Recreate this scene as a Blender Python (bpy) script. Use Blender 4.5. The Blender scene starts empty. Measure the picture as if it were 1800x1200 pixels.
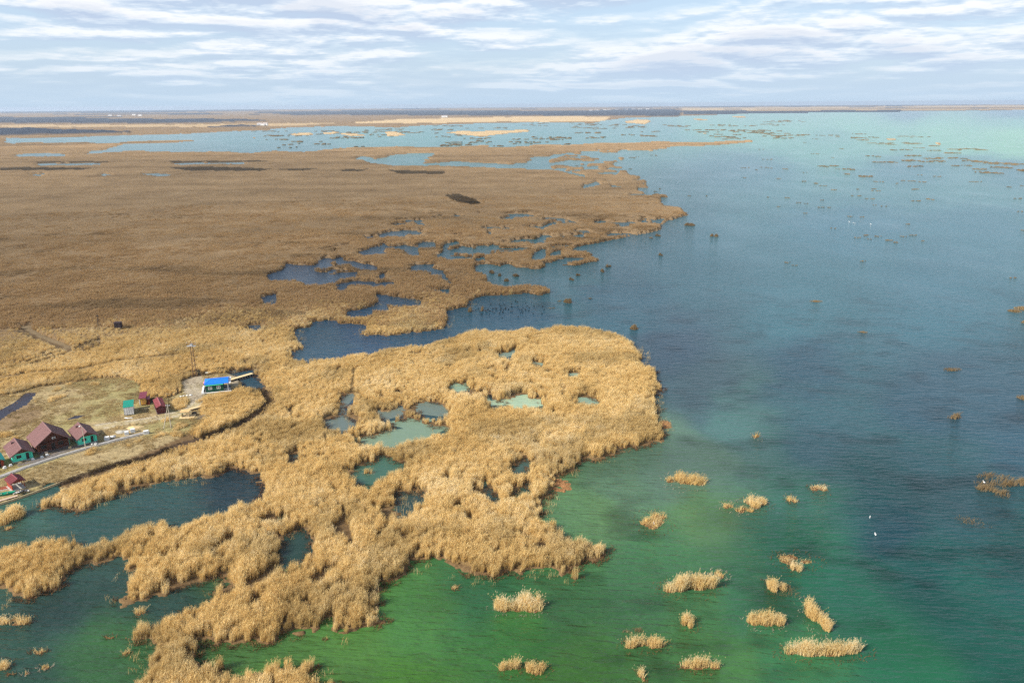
import bpy, math, random
import numpy as np
random.seed(7)
RS = np.random.RandomState(11)
S = bpy.context.scene
# ------------------------------------------------------------------ camera
F = 1400.0; H = 100.0; HAZE = 5.0e-5
PIT = math.atan((600 - 183.5) / F); ROL = math.atan(13 / 1800)
fw = np.array([0, math.cos(PIT), -math.sin(PIT)])
u0 = np.array([0, math.sin(PIT), math.cos(PIT)]); r0 = np.array([1.0, 0, 0])
rt = r0 * math.cos(ROL) - u0 * math.sin(ROL); up = u0 * math.cos(ROL) + r0 * math.sin(ROL)
cam = bpy.data.cameras.new('camera'); camo = bpy.data.objects.new('camera', cam); S.collection.objects.link(camo)
import mathutils
M = mathutils.Matrix(((rt[0], up[0], -fw[0], 0), (rt[1], up[1], -fw[1], 0), (rt[2], up[2], -fw[2], H), (0, 0, 0, 1)))
camo.matrix_world = M
cam.sensor_width = 36; cam.lens = F / 1800 * 36; cam.clip_start = 1; cam.clip_end = 80000
S.camera = camo
# ------------------------------------------------------------------ sun and sky
SUN_H = np.array([-0.88, -0.475]); SUN_H /= np.linalg.norm(SUN_H); SUN_EL = math.radians(35)
to_sun = mathutils.Vector((SUN_H[0] * math.cos(SUN_EL), SUN_H[1] * math.cos(SUN_EL), math.sin(SUN_EL)))
sl = bpy.data.lights.new('sun', 'SUN'); sl.energy = 5.0; sl.angle = math.radians(0.6); sl.color = (1, 0.94, 0.84)
so = bpy.data.objects.new('sun', sl); S.collection.objects.link(so)
so.rotation_euler = to_sun.to_track_quat('Z', 'Y').to_euler()
W = bpy.data.worlds.new('World'); S.world = W; W.use_nodes = True
W.cycles.sampling_method = 'MANUAL'; W.cycles.sample_map_resolution = 512
nt = W.node_tree; nt.nodes.clear()
def N(t, ty, **kw):
    n = t.nodes.new(ty)
    for k, v in kw.items():
        if k.startswith('i_'): n.inputs[k[2:].replace('_', ' ')].default_value = v
        else: setattr(n, k, v)
    return n
def ramp(t, stops, interp='LINEAR'):
    n = t.nodes.new('ShaderNodeValToRGB'); cr = n.color_ramp; cr.interpolation = interp
    while len(cr.elements) < len(stops): cr.elements.new(0.5)
    for e, (p, c) in zip(cr.elements, stops):
        e.position = p; e.color = (c if len(c) == 4 else (*c, 1)) if isinstance(c, (tuple, list)) else (c, c, c, 1)
    return n
def math_n(t, op, a=None, b=None, c=None, clamp=False):
    n = t.nodes.new('ShaderNodeMath'); n.operation = op; n.use_clamp = clamp
    for i, v in enumerate((a, b, c)):
        if v is None: continue
        if hasattr(v, 'is_output') or hasattr(v, 'links'): t.links.new(v, n.inputs[i])
        else: n.inputs[i].default_value = v
    return n.outputs[0]
def mixc(t, fac, a, b, bt='MIX'):
    n = t.nodes.new('ShaderNodeMix'); n.data_type = 'RGBA'; n.blend_type = bt
    for s, v in (('Factor', fac), ('A', a), ('B', b)):
        i = {'Factor': 0, 'A': 6, 'B': 7}[s]
        if hasattr(v, 'links'): t.links.new(v, n.inputs[i])
        else: n.inputs[i].default_value = v if i == 0 else (*v, 1) if len(v) == 3 else v
    return n.outputs[2]
sky = N(nt, 'ShaderNodeTexSky', sky_type='NISHITA', sun_disc=False, sun_elevation=SUN_EL,
        sun_rotation=math.atan2(SUN_H[0], SUN_H[1]), altitude=100, air_density=1.0, dust_density=1.5, ozone_density=1.2)
tc = N(nt, 'ShaderNodeTexCoord'); sp = N(nt, 'ShaderNodeSeparateXYZ'); nt.links.new(tc.outputs['Generated'], sp.inputs[0])
X, Y, Z = sp.outputs
def sky_uv(dz, sx, sz, off=0.0):      # azimuth against a height scale that crowds towards the horizon
    zz = math_n(nt, 'MAXIMUM', math_n(nt, 'ADD', Z, dz), 0.0)
    az = math_n(nt, 'ARCTAN2', X, Y); el = math_n(nt, 'LOGARITHM', math_n(nt, 'ADD', zz, 0.08), math.e)
    k = math_n(nt, 'DIVIDE', 1.0, math_n(nt, 'ADD', zz, 0.10))
    cb = N(nt, 'ShaderNodeCombineXYZ')
    nt.links.new(math_n(nt, 'MULTIPLY', az, sx), cb.inputs[0]); nt.links.new(math_n(nt, 'MULTIPLY', el, sz), cb.inputs[1]); cb.inputs[2].default_value = off
    return cb.outputs[0]
def skynoise(uv, scale, det, rough=0.55, dist=0.0):
    n = N(nt, 'ShaderNodeTexNoise', noise_dimensions='3D'); n.inputs['Scale'].default_value = scale
    n.inputs['Detail'].default_value = det; n.inputs['Roughness'].default_value = rough; n.inputs['Distortion'].default_value = dist
    nt.links.new(uv, n.inputs['Vector']); return n.outputs[0]
def dens(dz):
    big = skynoise(sky_uv(dz, 2.9, 2.3, 6.1), 1.0, 5, 0.5)
    bil = math_n(nt, 'ABSOLUTE', math_n(nt, 'SUBTRACT', skynoise(sky_uv(dz, 6.5, 6.6, 2.3), 1.0, 1, 0.5), 0.5))
    fin = math_n(nt, 'ABSOLUTE', math_n(nt, 'SUBTRACT', skynoise(sky_uv(dz, 22.0, 22.0, 7.7), 1.0, 4, 0.6), 0.5))
    return math_n(nt, 'ADD', math_n(nt, 'MULTIPLY', big, 0.75), math_n(nt, 'ADD', math_n(nt, 'MULTIPLY', bil, 0.50), math_n(nt, 'MULTIPLY', fin, 0.26)))
n1 = dens(0.0); n2 = dens(0.006)
cover = ramp(nt, [(0.36, 0.2), (0.44, 0.8), (0.50, 1.0)]); nt.links.new(n1, cover.inputs[0])
rel = math_n(nt, 'MULTIPLY_ADD', math_n(nt, 'SUBTRACT', n1, n2), 8.0, 0.5, clamp=True)
thick = ramp(nt, [(0.47, 0.0), (0.56, 1.0)]); nt.links.new(n1, thick.inputs[0])
lit = ramp(nt, [(0.1, (0.50, 0.60, 0.77)), (0.45, (0.70, 0.79, 0.90)), (0.80, (1.0, 1.0, 1.0))]); nt.links.new(rel, lit.inputs[0])
under = mixc(nt, math_n(nt, 'MULTIPLY', thick.outputs[0], 0.5), lit.outputs[0], (0.50, 0.58, 0.74))
hi = ramp(nt, [(0.10, 0.0), (0.30, 1.0)]); nt.links.new(Z, hi.inputs[0])
gap = mixc(nt, math_n(nt, 'MULTIPLY_ADD', hi.outputs[0], -0.5, 0.55), sky.outputs[0], (4.2, 5.6, 7.4)); bg1 = N(nt, 'ShaderNodeBackground'); nt.links.new(gap, bg1.inputs[0]); bg1.inputs[1].default_value = 0.10
bg2 = N(nt, 'ShaderNodeBackground'); nt.links.new(under, bg2.inputs[0]); bg2.inputs[1].default_value = 0.72
bg3 = N(nt, 'ShaderNodeBackground'); bg3.inputs[0].default_value = (0.53, 0.68, 0.84, 1); bg3.inputs[1].default_value = 0.70
m1 = N(nt, 'ShaderNodeMixShader'); nt.links.new(math_n(nt, 'MULTIPLY', cover.outputs[0], math_n(nt, 'MULTIPLY_ADD', hi.outputs[0], -0.45, 1.0)), m1.inputs[0]); nt.links.new(bg1.outputs[0], m1.inputs[1]); nt.links.new(bg2.outputs[0], m1.inputs[2])
hz = ramp(nt, [(0.0, 0.93), (0.02, 0.66), (0.05, 0.22), (0.10, 0.06), (0.2, 0.0)]); nt.links.new(Z, hz.inputs[0])
m2 = N(nt, 'ShaderNodeMixShader'); nt.links.new(hz.outputs[0], m2.inputs[0]); nt.links.new(m1.outputs[0], m2.inputs[1]); nt.links.new(bg3.outputs[0], m2.inputs[2])
wo = N(nt, 'ShaderNodeOutputWorld'); nt.links.new(m2.outputs[0], wo.inputs[0])
vs = S.view_settings; vs.view_transform = 'Standard'; vs.look = 'None'; vs.exposure = 0.6; vs.gamma = 1; vs.use_curve_mapping = False
S.cycles.max_bounces = 6; S.cycles.diffuse_bounces = 3; S.cycles.glossy_bounces = 2; S.cycles.transparent_max_bounces = 12
S.cycles.volume_bounces = 0; S.cycles.transmission_bounces = 2
S.cycles.use_denoising = False

# ------------------------------------------------------------------ helpers
def at(px, py, z=0.0):
    d = fw + rt * ((px - 900) / F) + up * ((600 - py) / F)
    t = (z - H) / d[2]; return np.array([0, 0, H]) + d * t
def proj(x, y, z=0.0):
    vx = x; vy = y; vz = z - H
    w = vy * fw[1] + vz * fw[2]
    w = np.where(w < 1, 1, w)
    return 900 + F * (vx * rt[0] + vy * rt[1] + vz * rt[2]) / w, 600 - F * (vx * up[0] + vy * up[1] + vz * up[2]) / w
def _h(ix, iy, s):
    n = (ix.astype(np.int64) * 374761393 + iy.astype(np.int64) * 668265263 + s * 1442695041) & 0xffffffff
    n = ((n ^ (n >> 13)) * 1274126177) & 0xffffffff
    return ((n ^ (n >> 16)) & 0xffff) / 65535.0
def vn(x, y, s=0):
    ix = np.floor(x); iy = np.floor(y); fx = x - ix; fy = y - iy
    fx = fx * fx * (3 - 2 * fx); fy = fy * fy * (3 - 2 * fy)
    a = _h(ix, iy, s); b = _h(ix + 1, iy, s); c = _h(ix, iy + 1, s); d = _h(ix + 1, iy + 1, s)
    return (a * (1 - fx) + b * fx) * (1 - fy) + (c * (1 - fx) + d * fx) * fy
def fbm(x, y, s=0, o=4):
    r = 0; a = 0.5; t = 0
    for k in range(o):
        r = r + a * vn(x * 2 ** k + 17.3 * k, y * 2 ** k - 9.1 * k, s + k); t += a; a *= 0.5
    return r / t
CX0, CX1, CY0, CY1, SS = -420, 2240, 150, 1420, 2
def raster(polys, arr=None, val=True):
    if arr is None: arr = np.zeros(((CY1 - CY0) * SS, (CX1 - CX0) * SS), bool)
    for P in polys:
        P = [((x - CX0) * SS, (y - CY0) * SS) for x, y in P]
        ys = [p[1] for p in P]; n = len(P)
        for r in range(max(0, int(min(ys))), min(arr.shape[0], int(max(ys)) + 1)):
            yc = r + 0.5; xs = []
            for i in range(n):
                x1, y1 = P[i]; x2, y2 = P[(i + 1) % n]
                if (y1 <= yc) != (y2 <= yc): xs.append(x1 + (yc - y1) / (y2 - y1) * (x2 - x1))
            xs.sort()
            for a, b in zip(xs[::2], xs[1::2]):
                arr[r, max(0, int(round(a))):max(0, int(round(b)))] = val
    return arr
def samp(arr, px, py):
    c = ((px - CX0) * SS).astype(int); r = ((py - CY0) * SS).astype(int)
    ok = (c >= 0) & (c < arr.shape[1]) & (r >= 0) & (r < arr.shape[0])
    return arr[np.clip(r, 0, arr.shape[0] - 1), np.clip(c, 0, arr.shape[1] - 1)] & ok
def Q(pts, ox, oy, s): return [(ox + x / s, oy + y / s) for x, y in pts]
def strip(pts, w):     # polyline (photo pixels) to a polygon of world width w on the ground
    g = [at(x, y)[:2] for x, y in pts]; L = []; R = []
    for i, p in enumerate(g):
        a = g[max(0, i - 1)]; b = g[min(len(g) - 1, i + 1)]; d = (b - a) / np.linalg.norm(b - a); n = np.array([-d[1], d[0]]) * w / 2
        L.append(p + n); R.append(p - n)
    out = []
    for p in L + R[::-1]:
        a, b = proj(p[0], p[1], 0.0); out.append((float(a), float(b)))
    return out
# ------------------------------------------------------------------ shoreline survey (traced, then laid on the ground)
MAIN = [(-420, 246), (0, 245), (5, 249), (20, 251), (60, 249), (110, 250), (150, 249), (180, 251), (240, 247), (338, 245.5), (345, 247.5), (300, 251), (215, 253), (195, 258), (190, 262), (148, 267), (150, 270),
 (190, 267), (250, 263), (265, 265.5), (330, 266), (400, 265.5), (440, 268), (480, 264), (540, 266), (600, 259), (700, 256.5), (740, 257.5), (770, 258), (820, 256), (850, 254), (870, 258), (920, 257),
 (945, 253), (1000, 254), (1050, 250.5), (1100, 250.5), (1160, 247.5), (1200, 248.5), (1240, 249), (1320, 245), (1322, 249), (1270, 254), (1235, 256), (1195, 256), (1172, 258), (1168, 261), (1145, 263), (1145, 265),
 (1110, 264), (1095, 262), (1078, 268), (1068, 267), (1064, 272), (1078, 275), (1095, 275), (1098, 281), (1075, 285), (1080, 290), (1095, 294), (1101, 303), (1105, 306), (1133, 308), (1120, 312), (1137, 316),
 (1138, 320), (1116, 324), (1137, 322), (1142, 330), (1118, 329), (1120, 333), (1131, 336), (1135, 341), (1150, 341), (1158, 338), (1180, 342), (1180, 347), (1160, 347), (1172, 350), (1165, 353), (1175, 359), (1170, 361), (1198, 363),
 (1203, 371), (1221, 376), (1200, 380), (1185, 385), (1168, 396), (1165, 404), (1135, 410), (1100, 415), (1070, 421), (1043, 430), (1020, 433), (1008, 437), (1044, 440), (1046, 449), (1063, 452), (1060, 457), (1045, 461),
 (1020, 466), (990, 467), (985, 461), (956, 461), (953, 468), (933, 474), (909, 471), (887, 468), (868, 464), (853, 464), (831, 468), (831, 474), (855, 479), (857, 490), (875, 497), (899, 500), (928, 498), (955, 496),
 (971, 504), (968, 514), (933, 518), (899, 517), (860, 519), (836, 524), (818, 531), (845, 529), (850, 533), (815, 540), (784, 546), (792, 556), (787, 563), (777, 576), (748, 582), (689, 590), (640, 589), (631, 582),
 (646, 571), (640, 569), (598, 569), (594, 563), (560, 563), (550, 567), (547, 574), (519, 580), (523, 590), (537, 607), (535, 613), (510, 622), (515, 628),
 (547, 627), (600, 623), (630, 615), (653, 615), (677, 608), (720, 605), (747, 600), (783, 588), (813, 582), (850, 577), (883, 578), (920, 577), (1000, 570), (1010, 569), (1053, 577), (1083, 583), (1103, 595), (1117, 603),
 (1133, 622), (1127, 635), (1147, 643), (1170, 648), (1160, 657), (1163, 687), (1157, 697), (1163, 713), (1158, 727), (1166, 740), (1170, 757), (1175, 767), (1170, 775), (1133, 782), (1107, 788), (1083, 793), (1053, 805),
 (1020, 813), (1000, 830), (972, 850), (966, 866), (947, 883), (947, 900), (967, 910), (977, 923), (990, 937), (1033, 947), (1047, 942), (1067, 957), (1067, 970), (1047, 985), (1010, 997), (1010, 1013), (983, 1010), (960, 998),
 (900, 1007), (867, 1013), (847, 1008), (813, 1003), (800, 990), (773, 980), (727, 987), (700, 1013), (673, 1023), (667, 1040), (668, 1063), (672, 1093), (633, 1102), (607, 1107), (598, 1100), (590, 1107), (590, 1083),
 (567, 1090), (547, 1110), (500, 1113), (450, 1130), (400, 1130), (347, 1127), (333, 1140), (353, 1153), (387, 1157), (407, 1177), (433, 1167), (457, 1157), (493, 1163), (520, 1157), (537, 1153), (547, 1177), (583, 1190),
 (640, 1270), (720, 1420), (180, 1420), (205, 1230), (237, 1183), (257, 1170), (263, 1153), (272, 1136), (213, 1120), (210, 1107), (233, 1093), (290, 1077), (320, 1070), (357, 1050), (383, 1030), (402, 1008), (393, 1003),
 (373, 1015), (333, 1028), (290, 1045), (260, 1052), (233, 1060), (213, 1070), (207, 1063), (208, 1036), (227, 1023), (213, 1007), (227, 993), (213, 983), (143, 990), (133, 1000), (113, 1017), (107, 1033), (60, 1050),
 (33, 1050), (23, 1037), (0, 1033), (-100, 1030), (-300, 1000), (-300, 965), (0, 957), (20, 955), (77, 945), (123, 943), (143, 957), (160, 947), (180, 943), (207, 933), (233, 923), (257, 915), (293, 915), (310, 918),
 (357, 903), (390, 893), (423, 877), (443, 877), (463, 853), (453, 847), (453, 833), (427, 827), (397, 825), (383, 835), (320, 842), (283, 850), (247, 857), (207, 872), (167, 887), (160, 895), (127, 900), (113, 892),
 (67, 900), (60, 897), (62, 883), (87, 872), (100, 864), (112, 854), (98, 850), (60, 864), (43, 870), (32, 874), (0, 886), (-100, 920), (-420, 1010)]
FARL = [(-420, 240), (0, 241), (40, 243), (100, 242), (200, 238), (330, 235), (400, 231), (470, 229), (480, 226), (540, 223), (600, 221.5), (700, 224), (730, 221), (850, 216.5), (950, 214.5), (1045, 216), (1060, 212),
 (1100, 207), (1200, 204), (1300, 199.5), (1400, 198), (1600, 195.5), (1800, 193), (2240, 190), (2240, 150), (-420, 150)]
FARWEST = [(-420, 239), (0, 240), (8, 245), (8, 250), (-420, 250)]
A3 = lambda p: Q(p, 400, 640, 3)
PONDS = [  # (outline, colour, label)
 (A3([(597, 235), (600, 190), (615, 165), (695, 150), (690, 170), (660, 185), (640, 215), (620, 240), (650, 290), (700, 300), (690, 325), (620, 335), (560, 330), (500, 305), (540, 290), (590, 270)]), (.13, .17, .15)),
 (A3([(790, 250), (860, 245), (930, 225), (930, 250), (900, 265), (850, 275), (830, 290), (795, 280)]), (.14, .18, .15)),
 (A3([(990, 235), (1040, 195), (1080, 195), (1110, 215), (1150, 240), (1160, 260), (1100, 260), (1040, 250)]), (.14, .19, .16)),
 (A3([(875, 310), (960, 290), (1030, 290), (1080, 310), (1150, 325), (1160, 345), (1100, 350), (1050, 370), (1020, 390), (970, 385), (900, 420), (850, 430), (780, 410), (720, 410), (685, 390), (740, 375), (820, 360), (870, 350), (930, 350), (880, 330)]), (.19, .28, .19)),
 (A3([(665, 580), (700, 545), (760, 520), (790, 490), (850, 495), (930, 520), (960, 530), (930, 545), (830, 560), (820, 595), (780, 610), (720, 610), (680, 620)]), (.05, .13, .09)),
 (A3([(880, 690), (900, 670), (960, 685), (1010, 660), (1035, 665), (1030, 690), (990, 720), (975, 770), (930, 790), (890, 780), (910, 740), (880, 710)]), (.028, .06, .055)),
 (A3([(1320, 650), (1340, 630), (1400, 655), (1450, 685), (1440, 710), (1400, 718), (1350, 695), (1325, 690)]), (.028, .06, .05)),
 (A3([(1500, 655), (1540, 640), (1575, 640), (1570, 670), (1540, 670), (1510, 665)]), (.03, .08, .06)),
 (A3([(1500, 540), (1530, 520), (1570, 510), (1590, 530), (1585, 555), (1540, 562), (1500, 555)]), (.05, .10, .08)),
 (A3([(1355, 165), (1400, 165), (1420, 190), (1480, 185), (1520, 175), (1560, 165), (1560, 180), (1600, 185), (1640, 180), (1640, 210), (1580, 220), (1510, 218), (1490, 200), (1420, 212), (1395, 195)]), (.38, .52, .36)),
 (A3([(1170, 120), (1200, 95), (1250, 100), (1280, 105), (1270, 125), (1225, 135)]), (.23, .36, .26)),
 (Q([(630, 485), (680, 480), (750, 485), (755, 500), (700, 510), (640, 500)], 800, 540, 3), (.25, .37, .28)),
 (Q([(600, 350), (640, 340), (665, 345), (650, 358), (610, 360)], 800, 540, 3), (.27, .38, .30)),
 (Q([(230, 250), (270, 240), (300, 220), (325, 220), (300, 243), (270, 257)], 800, 540, 3), (.20, .30, .26)),
 (Q([(385, 290), (460, 285), (440, 299), (395, 299)], 800, 540, 3), (.24, .34, .28)),
 (A3([(285, 900), (380, 880), (450, 930), (430, 960), (400, 1000), (400, 1030), (340, 1030), (300, 1060), (270, 1110), (280, 1060), (240, 1020), (290, 960)]), (.02, .05, .04)),
 (A3([(290, 485), (370, 480), (378, 500), (330, 507)]), (.05, .08, .07)),
 (A3([(240, 815), (290, 780), (305, 790), (260, 830)]), (.02, .05, .03)),
]
B5 = lambda p: Q(p, 400, 380, 5.453)
C4 = lambda p: Q(p, 640, 370, 4.09)
Z4 = lambda p: Q(p, 0, 160, 3)
HOLES = [
 [(622, 277), (640, 274.5), (662, 279), (695, 271), (720, 269), (768, 268), (752, 276), (750, 283), (725, 286), (760, 286.5), (800, 283), (830, 285), (885, 288), (908, 289), (925, 285), (945, 278), (985, 271), (1010, 266.5), (1012, 268), (985, 273), (975, 277), (955, 284), (965, 286), (1000, 281), (1045, 283), (1070, 286), (1000, 285.5), (975, 289), (966, 295), (1003, 301), (1034, 308), (1030, 310), (1000, 303), (975, 297), (900, 294.5), (850, 293), (790, 290), (690, 290), (655, 285)],
 [(1035, 265), (1070, 268), (1062, 272), (1095, 280), (1060, 283), (1040, 281), (1070, 277), (1045, 274), (1015, 268)],
 [(1028, 325), (1045, 322), (1050, 319), (1060, 322), (1045, 327), (1026, 330)], [(1050, 303), (1084, 301), (1080, 305), (1056, 304)],
 B5([(330, 570), (520, 520), (560, 460), (700, 470), (830, 470), (860, 440), (1000, 430), (1010, 450), (860, 465), (780, 505), (900, 545), (1000, 560), (1130, 540), (1270, 530), (1240, 560), (1100, 590), (960, 635), (850, 640), (720, 650), (790, 610), (760, 595), (560, 600), (400, 605)]),
 B5([(1160, 430), (1230, 425), (1300, 450), (1400, 480), (1450, 490), (1400, 510), (1300, 490), (1220, 465)]),
 B5([(300, 790), (440, 740), (450, 790), (430, 820), (330, 830)]), B5([(1440, 170), (1500, 160), (1745, 130), (1745, 160), (1700, 165), (1690, 185), (1590, 180), (1540, 190), (1460, 190)]),
 B5([(1270, 330), (1350, 320), (1330, 350), (1290, 350)]), B5([(150, 1060), (310, 1045), (290, 1075), (200, 1080)]), B5([(1160, 920), (1330, 880), (1450, 820), (1540, 830), (1560, 880), (1440, 890), (1330, 930), (1180, 945)]),
 B5([(1400, 750), (1500, 750), (1600, 770), (1745, 800), (1745, 840), (1650, 830), (1580, 790), (1500, 800), (1430, 770)]),
 B5([(1040, 690), (1130, 660), (1180, 690), (1100, 700)]), B5([(1350, 660), (1450, 650), (1420, 672)]), B5([(1430, 575), (1540, 540), (1500, 575)]),
 C4([(130, 610), (250, 640), (440, 635), (430, 660), (350, 680), (250, 665), (190, 650)]), C4([(0, 720), (60, 690), (140, 660), (180, 680), (160, 710), (60, 715), (0, 740)]),
 C4([(110, 175), (200, 150), (440, 135), (400, 150), (300, 170), (290, 185), (190, 175), (150, 188)]), C4([(130, 252), (150, 228), (175, 245), (160, 256)]), C4([(400, 250), (450, 215), (500, 240), (480, 255), (420, 258)]),
 C4([(560, 300), (570, 240), (680, 220), (690, 235), (610, 245), (600, 280), (690, 270), (700, 250), (760, 265), (760, 295), (650, 290), (560, 320), (470, 315)]), C4([(290, 290), (410, 285), (415, 305), (340, 315)]),
 C4([(760, 280), (900, 270), (880, 300), (780, 300)]), C4([(780, 350), (880, 330), (860, 345), (800, 360)]), C4([(930, 268), (1190, 273), (1150, 280), (940, 277)]), C4([(1185, 330), (1210, 300), (1250, 272), (1295, 278), (1285, 320), (1200, 347)]),
 C4([(1310, 310), (1410, 288), (1412, 315)]), C4([(1080, 213), (1300, 203), (1290, 215), (1100, 224)]), C4([(1110, 106), (1250, 108), (1340, 88), (1440, 83), (1330, 100), (1280, 112), (1270, 128), (1250, 125), (1240, 115)]), C4([(885, 148), (930, 150), (920, 163), (900, 163)]),
 Z4([(75, 335), (170, 325), (350, 330), (340, 340), (100, 343)]), Z4([(190, 381), (530, 380), (530, 386), (200, 388)]), Z4([(910, 380), (1290, 374), (1290, 380), (930, 387)]),
 Z4([(140, 438), (240, 433), (210, 446)]), Z4([(520, 438), (600, 438), (570, 444)]), Z4([(730, 436), (800, 434), (920, 442), (830, 446)]),
 [(396, 655), (415, 652), (443, 650), (444, 658), (450, 670), (462, 690), (452, 690), (432, 675), (420, 666), (405, 663)],
]
GOLD = [Q(p, 600, 160, 3) for p in ([(0, 222), (50, 225), (180, 232), (60, 238), (0, 230)], [(225, 218), (280, 214), (350, 233), (240, 240)], [(560, 220), (640, 208), (700, 214), (970, 204), (1000, 213), (880, 223), (740, 241), (650, 232)], [(1480, 165), (1560, 150), (1640, 155), (1600, 175)])] \
 + [Z4([(1530, 226), (1640, 218), (1650, 229), (1550, 236)]), Z4([(1690, 222), (1760, 216), (1800, 222), (1720, 228)]), Z4([(1310, 245), (1350, 242), (1350, 249)])] \
 + [Q(p, 1200, 160, 3) for p in ([(50, 148), (130, 150), (140, 156), (70, 152)], [(260, 134), (330, 132), (330, 139), (270, 139)], [(1060, 252), (1100, 247), (1140, 252), (1110, 259)], [(1310, 275), (1350, 268), (1380, 276), (1340, 281)], [(70, 222), (150, 217), (160, 222), (90, 226)])]
# patches of darker, lower growth (wet sedge) inside the marsh
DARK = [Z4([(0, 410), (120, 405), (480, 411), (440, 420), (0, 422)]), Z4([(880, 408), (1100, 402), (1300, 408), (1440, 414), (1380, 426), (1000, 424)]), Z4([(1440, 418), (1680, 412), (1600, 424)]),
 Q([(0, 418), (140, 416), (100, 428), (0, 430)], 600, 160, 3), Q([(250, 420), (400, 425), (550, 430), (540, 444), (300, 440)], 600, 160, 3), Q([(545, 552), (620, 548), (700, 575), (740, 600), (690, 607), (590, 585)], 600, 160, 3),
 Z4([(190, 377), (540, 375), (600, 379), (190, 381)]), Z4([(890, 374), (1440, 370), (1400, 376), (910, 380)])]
Y1 = lambda p: Q(p, 0, 540, 3.3333)
CLEAR = [Y1([(-700, 640), (0, 520), (120, 500), (200, 470), (420, 440), (560, 418), (700, 408), (790, 430), (830, 470), (790, 510), (880, 530), (980, 530), (1060, 500), (1050, 440), (1120, 408), (1190, 395), (1330, 385), (1480, 368), (1490, 378), (1390, 400), (1400, 470), (1200, 530), (1260, 572), (1170, 600), (1190, 660), (1100, 740), (900, 830), (700, 905), (480, 985), (330, 1035), (100, 1110), (0, 1160), (-700, 1450)])]
MIDG = [Y1([(1190, 540), (1400, 470), (1520, 490), (1550, 560), (1480, 620), (1350, 700), (1150, 750), (1100, 740), (1190, 660), (1170, 600)]), Y1([(990, 575), (1040, 540), (1105, 538), (1090, 585), (1030, 605)])]
DITCHPTS = Y1([(1530, 490), (1560, 575), (1480, 660), (1380, 722), (1200, 785), (1000, 846), (850, 912), (700, 945), (500, 1010), (340, 1060)])
LOW = strip(DITCHPTS, 7)
DITCH = strip(Y1([(1530, 470), (1560, 560), (1480, 640), (1380, 700), (1200, 762), (1000, 822), (850, 888), (700, 920), (500, 985), (340, 1040)]), 3.0)
TRACKS = [strip(Y1([(-200, 380), (0, 345), (150, 315), (280, 275), (410, 240), (470, 230)]), 2.6), strip(Y1([(150, 120), (240, 170), (340, 210), (420, 240)]), 3.0), strip(Y1([(410, 240), (480, 232), (600, 190)]), 3.5),
          strip(Y1([(110, 118), (200, 113)]), 5)]
SOFT = [strip(Y1([(0, 430), (200, 400), (430, 385), (700, 330), (1050, 290)]), 3.5), strip([(470, 700), (540, 745), (500, 770), (420, 805)], 1.0), strip([(623, 650), (618, 690), (600, 725)], 1.6)]
PUD = [Y1([(-120, 680), (0, 600), (80, 560), (150, 500), (220, 500), (160, 570), (60, 625), (-60, 700)]), Y1([(380, 662), (440, 635), (505, 630), (470, 645), (420, 660)])]
RUST = [Y1([(-100, 660), (60, 620), (150, 560), (260, 590), (230, 670), (100, 720), (0, 745), (-100, 780)])]
ROAD = [strip(Y1(p), 1.1) for p in ([(560, 692), (700, 672), (850, 650), (1000, 622), (1090, 592), (1140, 555), (1110, 490), (1070, 440)], [(600, 712), (760, 686), (900, 664), (1050, 632), (1140, 600), (1190, 560), (1160, 490), (1120, 440)])]
GRAVEL = [Y1([(1060, 430), (1120, 405), (1190, 398), (1200, 470), (1190, 540), (1120, 560), (1080, 500)]), Y1([(1330, 385), (1400, 400), (1400, 470), (1330, 440)])]
DEBRIS = [Y1([(1040, 300), (1110, 275), (1150, 310), (1200, 340), (1290, 370), (1180, 395), (1120, 405), (1140, 350), (1060, 320)])]

mA = raster([MAIN, FARL, FARWEST]); raster([p for p, _ in PONDS] + HOLES, mA, False)
for g in GOLD: raster([g], mA, True)
mGold = raster(GOLD); mDark = raster(DARK); mClear = raster(CLEAR); mMid = raster(MIDG); mDitch = raster([DITCH]); mTrk = raster(TRACKS)
mSoft = raster(SOFT); mLow = raster([LOW]); mCl3 = mClear | mDitch | mTrk; mPud = raster(PUD); mRust = raster(RUST); mRoad = raster(ROAD)
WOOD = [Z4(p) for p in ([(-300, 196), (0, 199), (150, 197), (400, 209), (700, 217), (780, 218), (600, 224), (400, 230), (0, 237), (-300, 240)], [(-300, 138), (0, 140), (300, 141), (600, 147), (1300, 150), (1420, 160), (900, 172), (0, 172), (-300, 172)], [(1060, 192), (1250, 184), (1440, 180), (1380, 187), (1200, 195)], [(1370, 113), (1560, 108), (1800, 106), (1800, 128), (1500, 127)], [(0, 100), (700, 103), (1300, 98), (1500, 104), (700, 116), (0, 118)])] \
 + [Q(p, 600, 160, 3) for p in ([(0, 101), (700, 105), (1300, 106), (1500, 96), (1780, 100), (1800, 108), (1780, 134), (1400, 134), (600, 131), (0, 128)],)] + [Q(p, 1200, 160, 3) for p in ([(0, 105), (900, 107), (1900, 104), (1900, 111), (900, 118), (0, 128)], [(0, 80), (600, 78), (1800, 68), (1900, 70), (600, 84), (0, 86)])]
mWoodShade = raster(WOOD); mSand = raster([Q(p, 1200, 160, 3) for p in ([(0, 88), (600, 86), (1900, 74), (1900, 82), (700, 94), (0, 96)], [(0, 98), (900, 97), (1900, 92), (1900, 97), (900, 102), (0, 104)])] + [Z4(p) for p in ([(0, 178), (900, 178), (1700, 168), (1800, 168), (1600, 182), (1000, 190), (0, 192)],)])
mRust = mRust; mGrav = raster(GRAVEL); mWide = raster([strip(Y1([(560, 700), (730, 678), (880, 656), (1030, 626), (1115, 592), (1165, 556), (1135, 490), (1095, 440)]), 4.6)]); mDeb = raster(DEBRIS)
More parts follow.
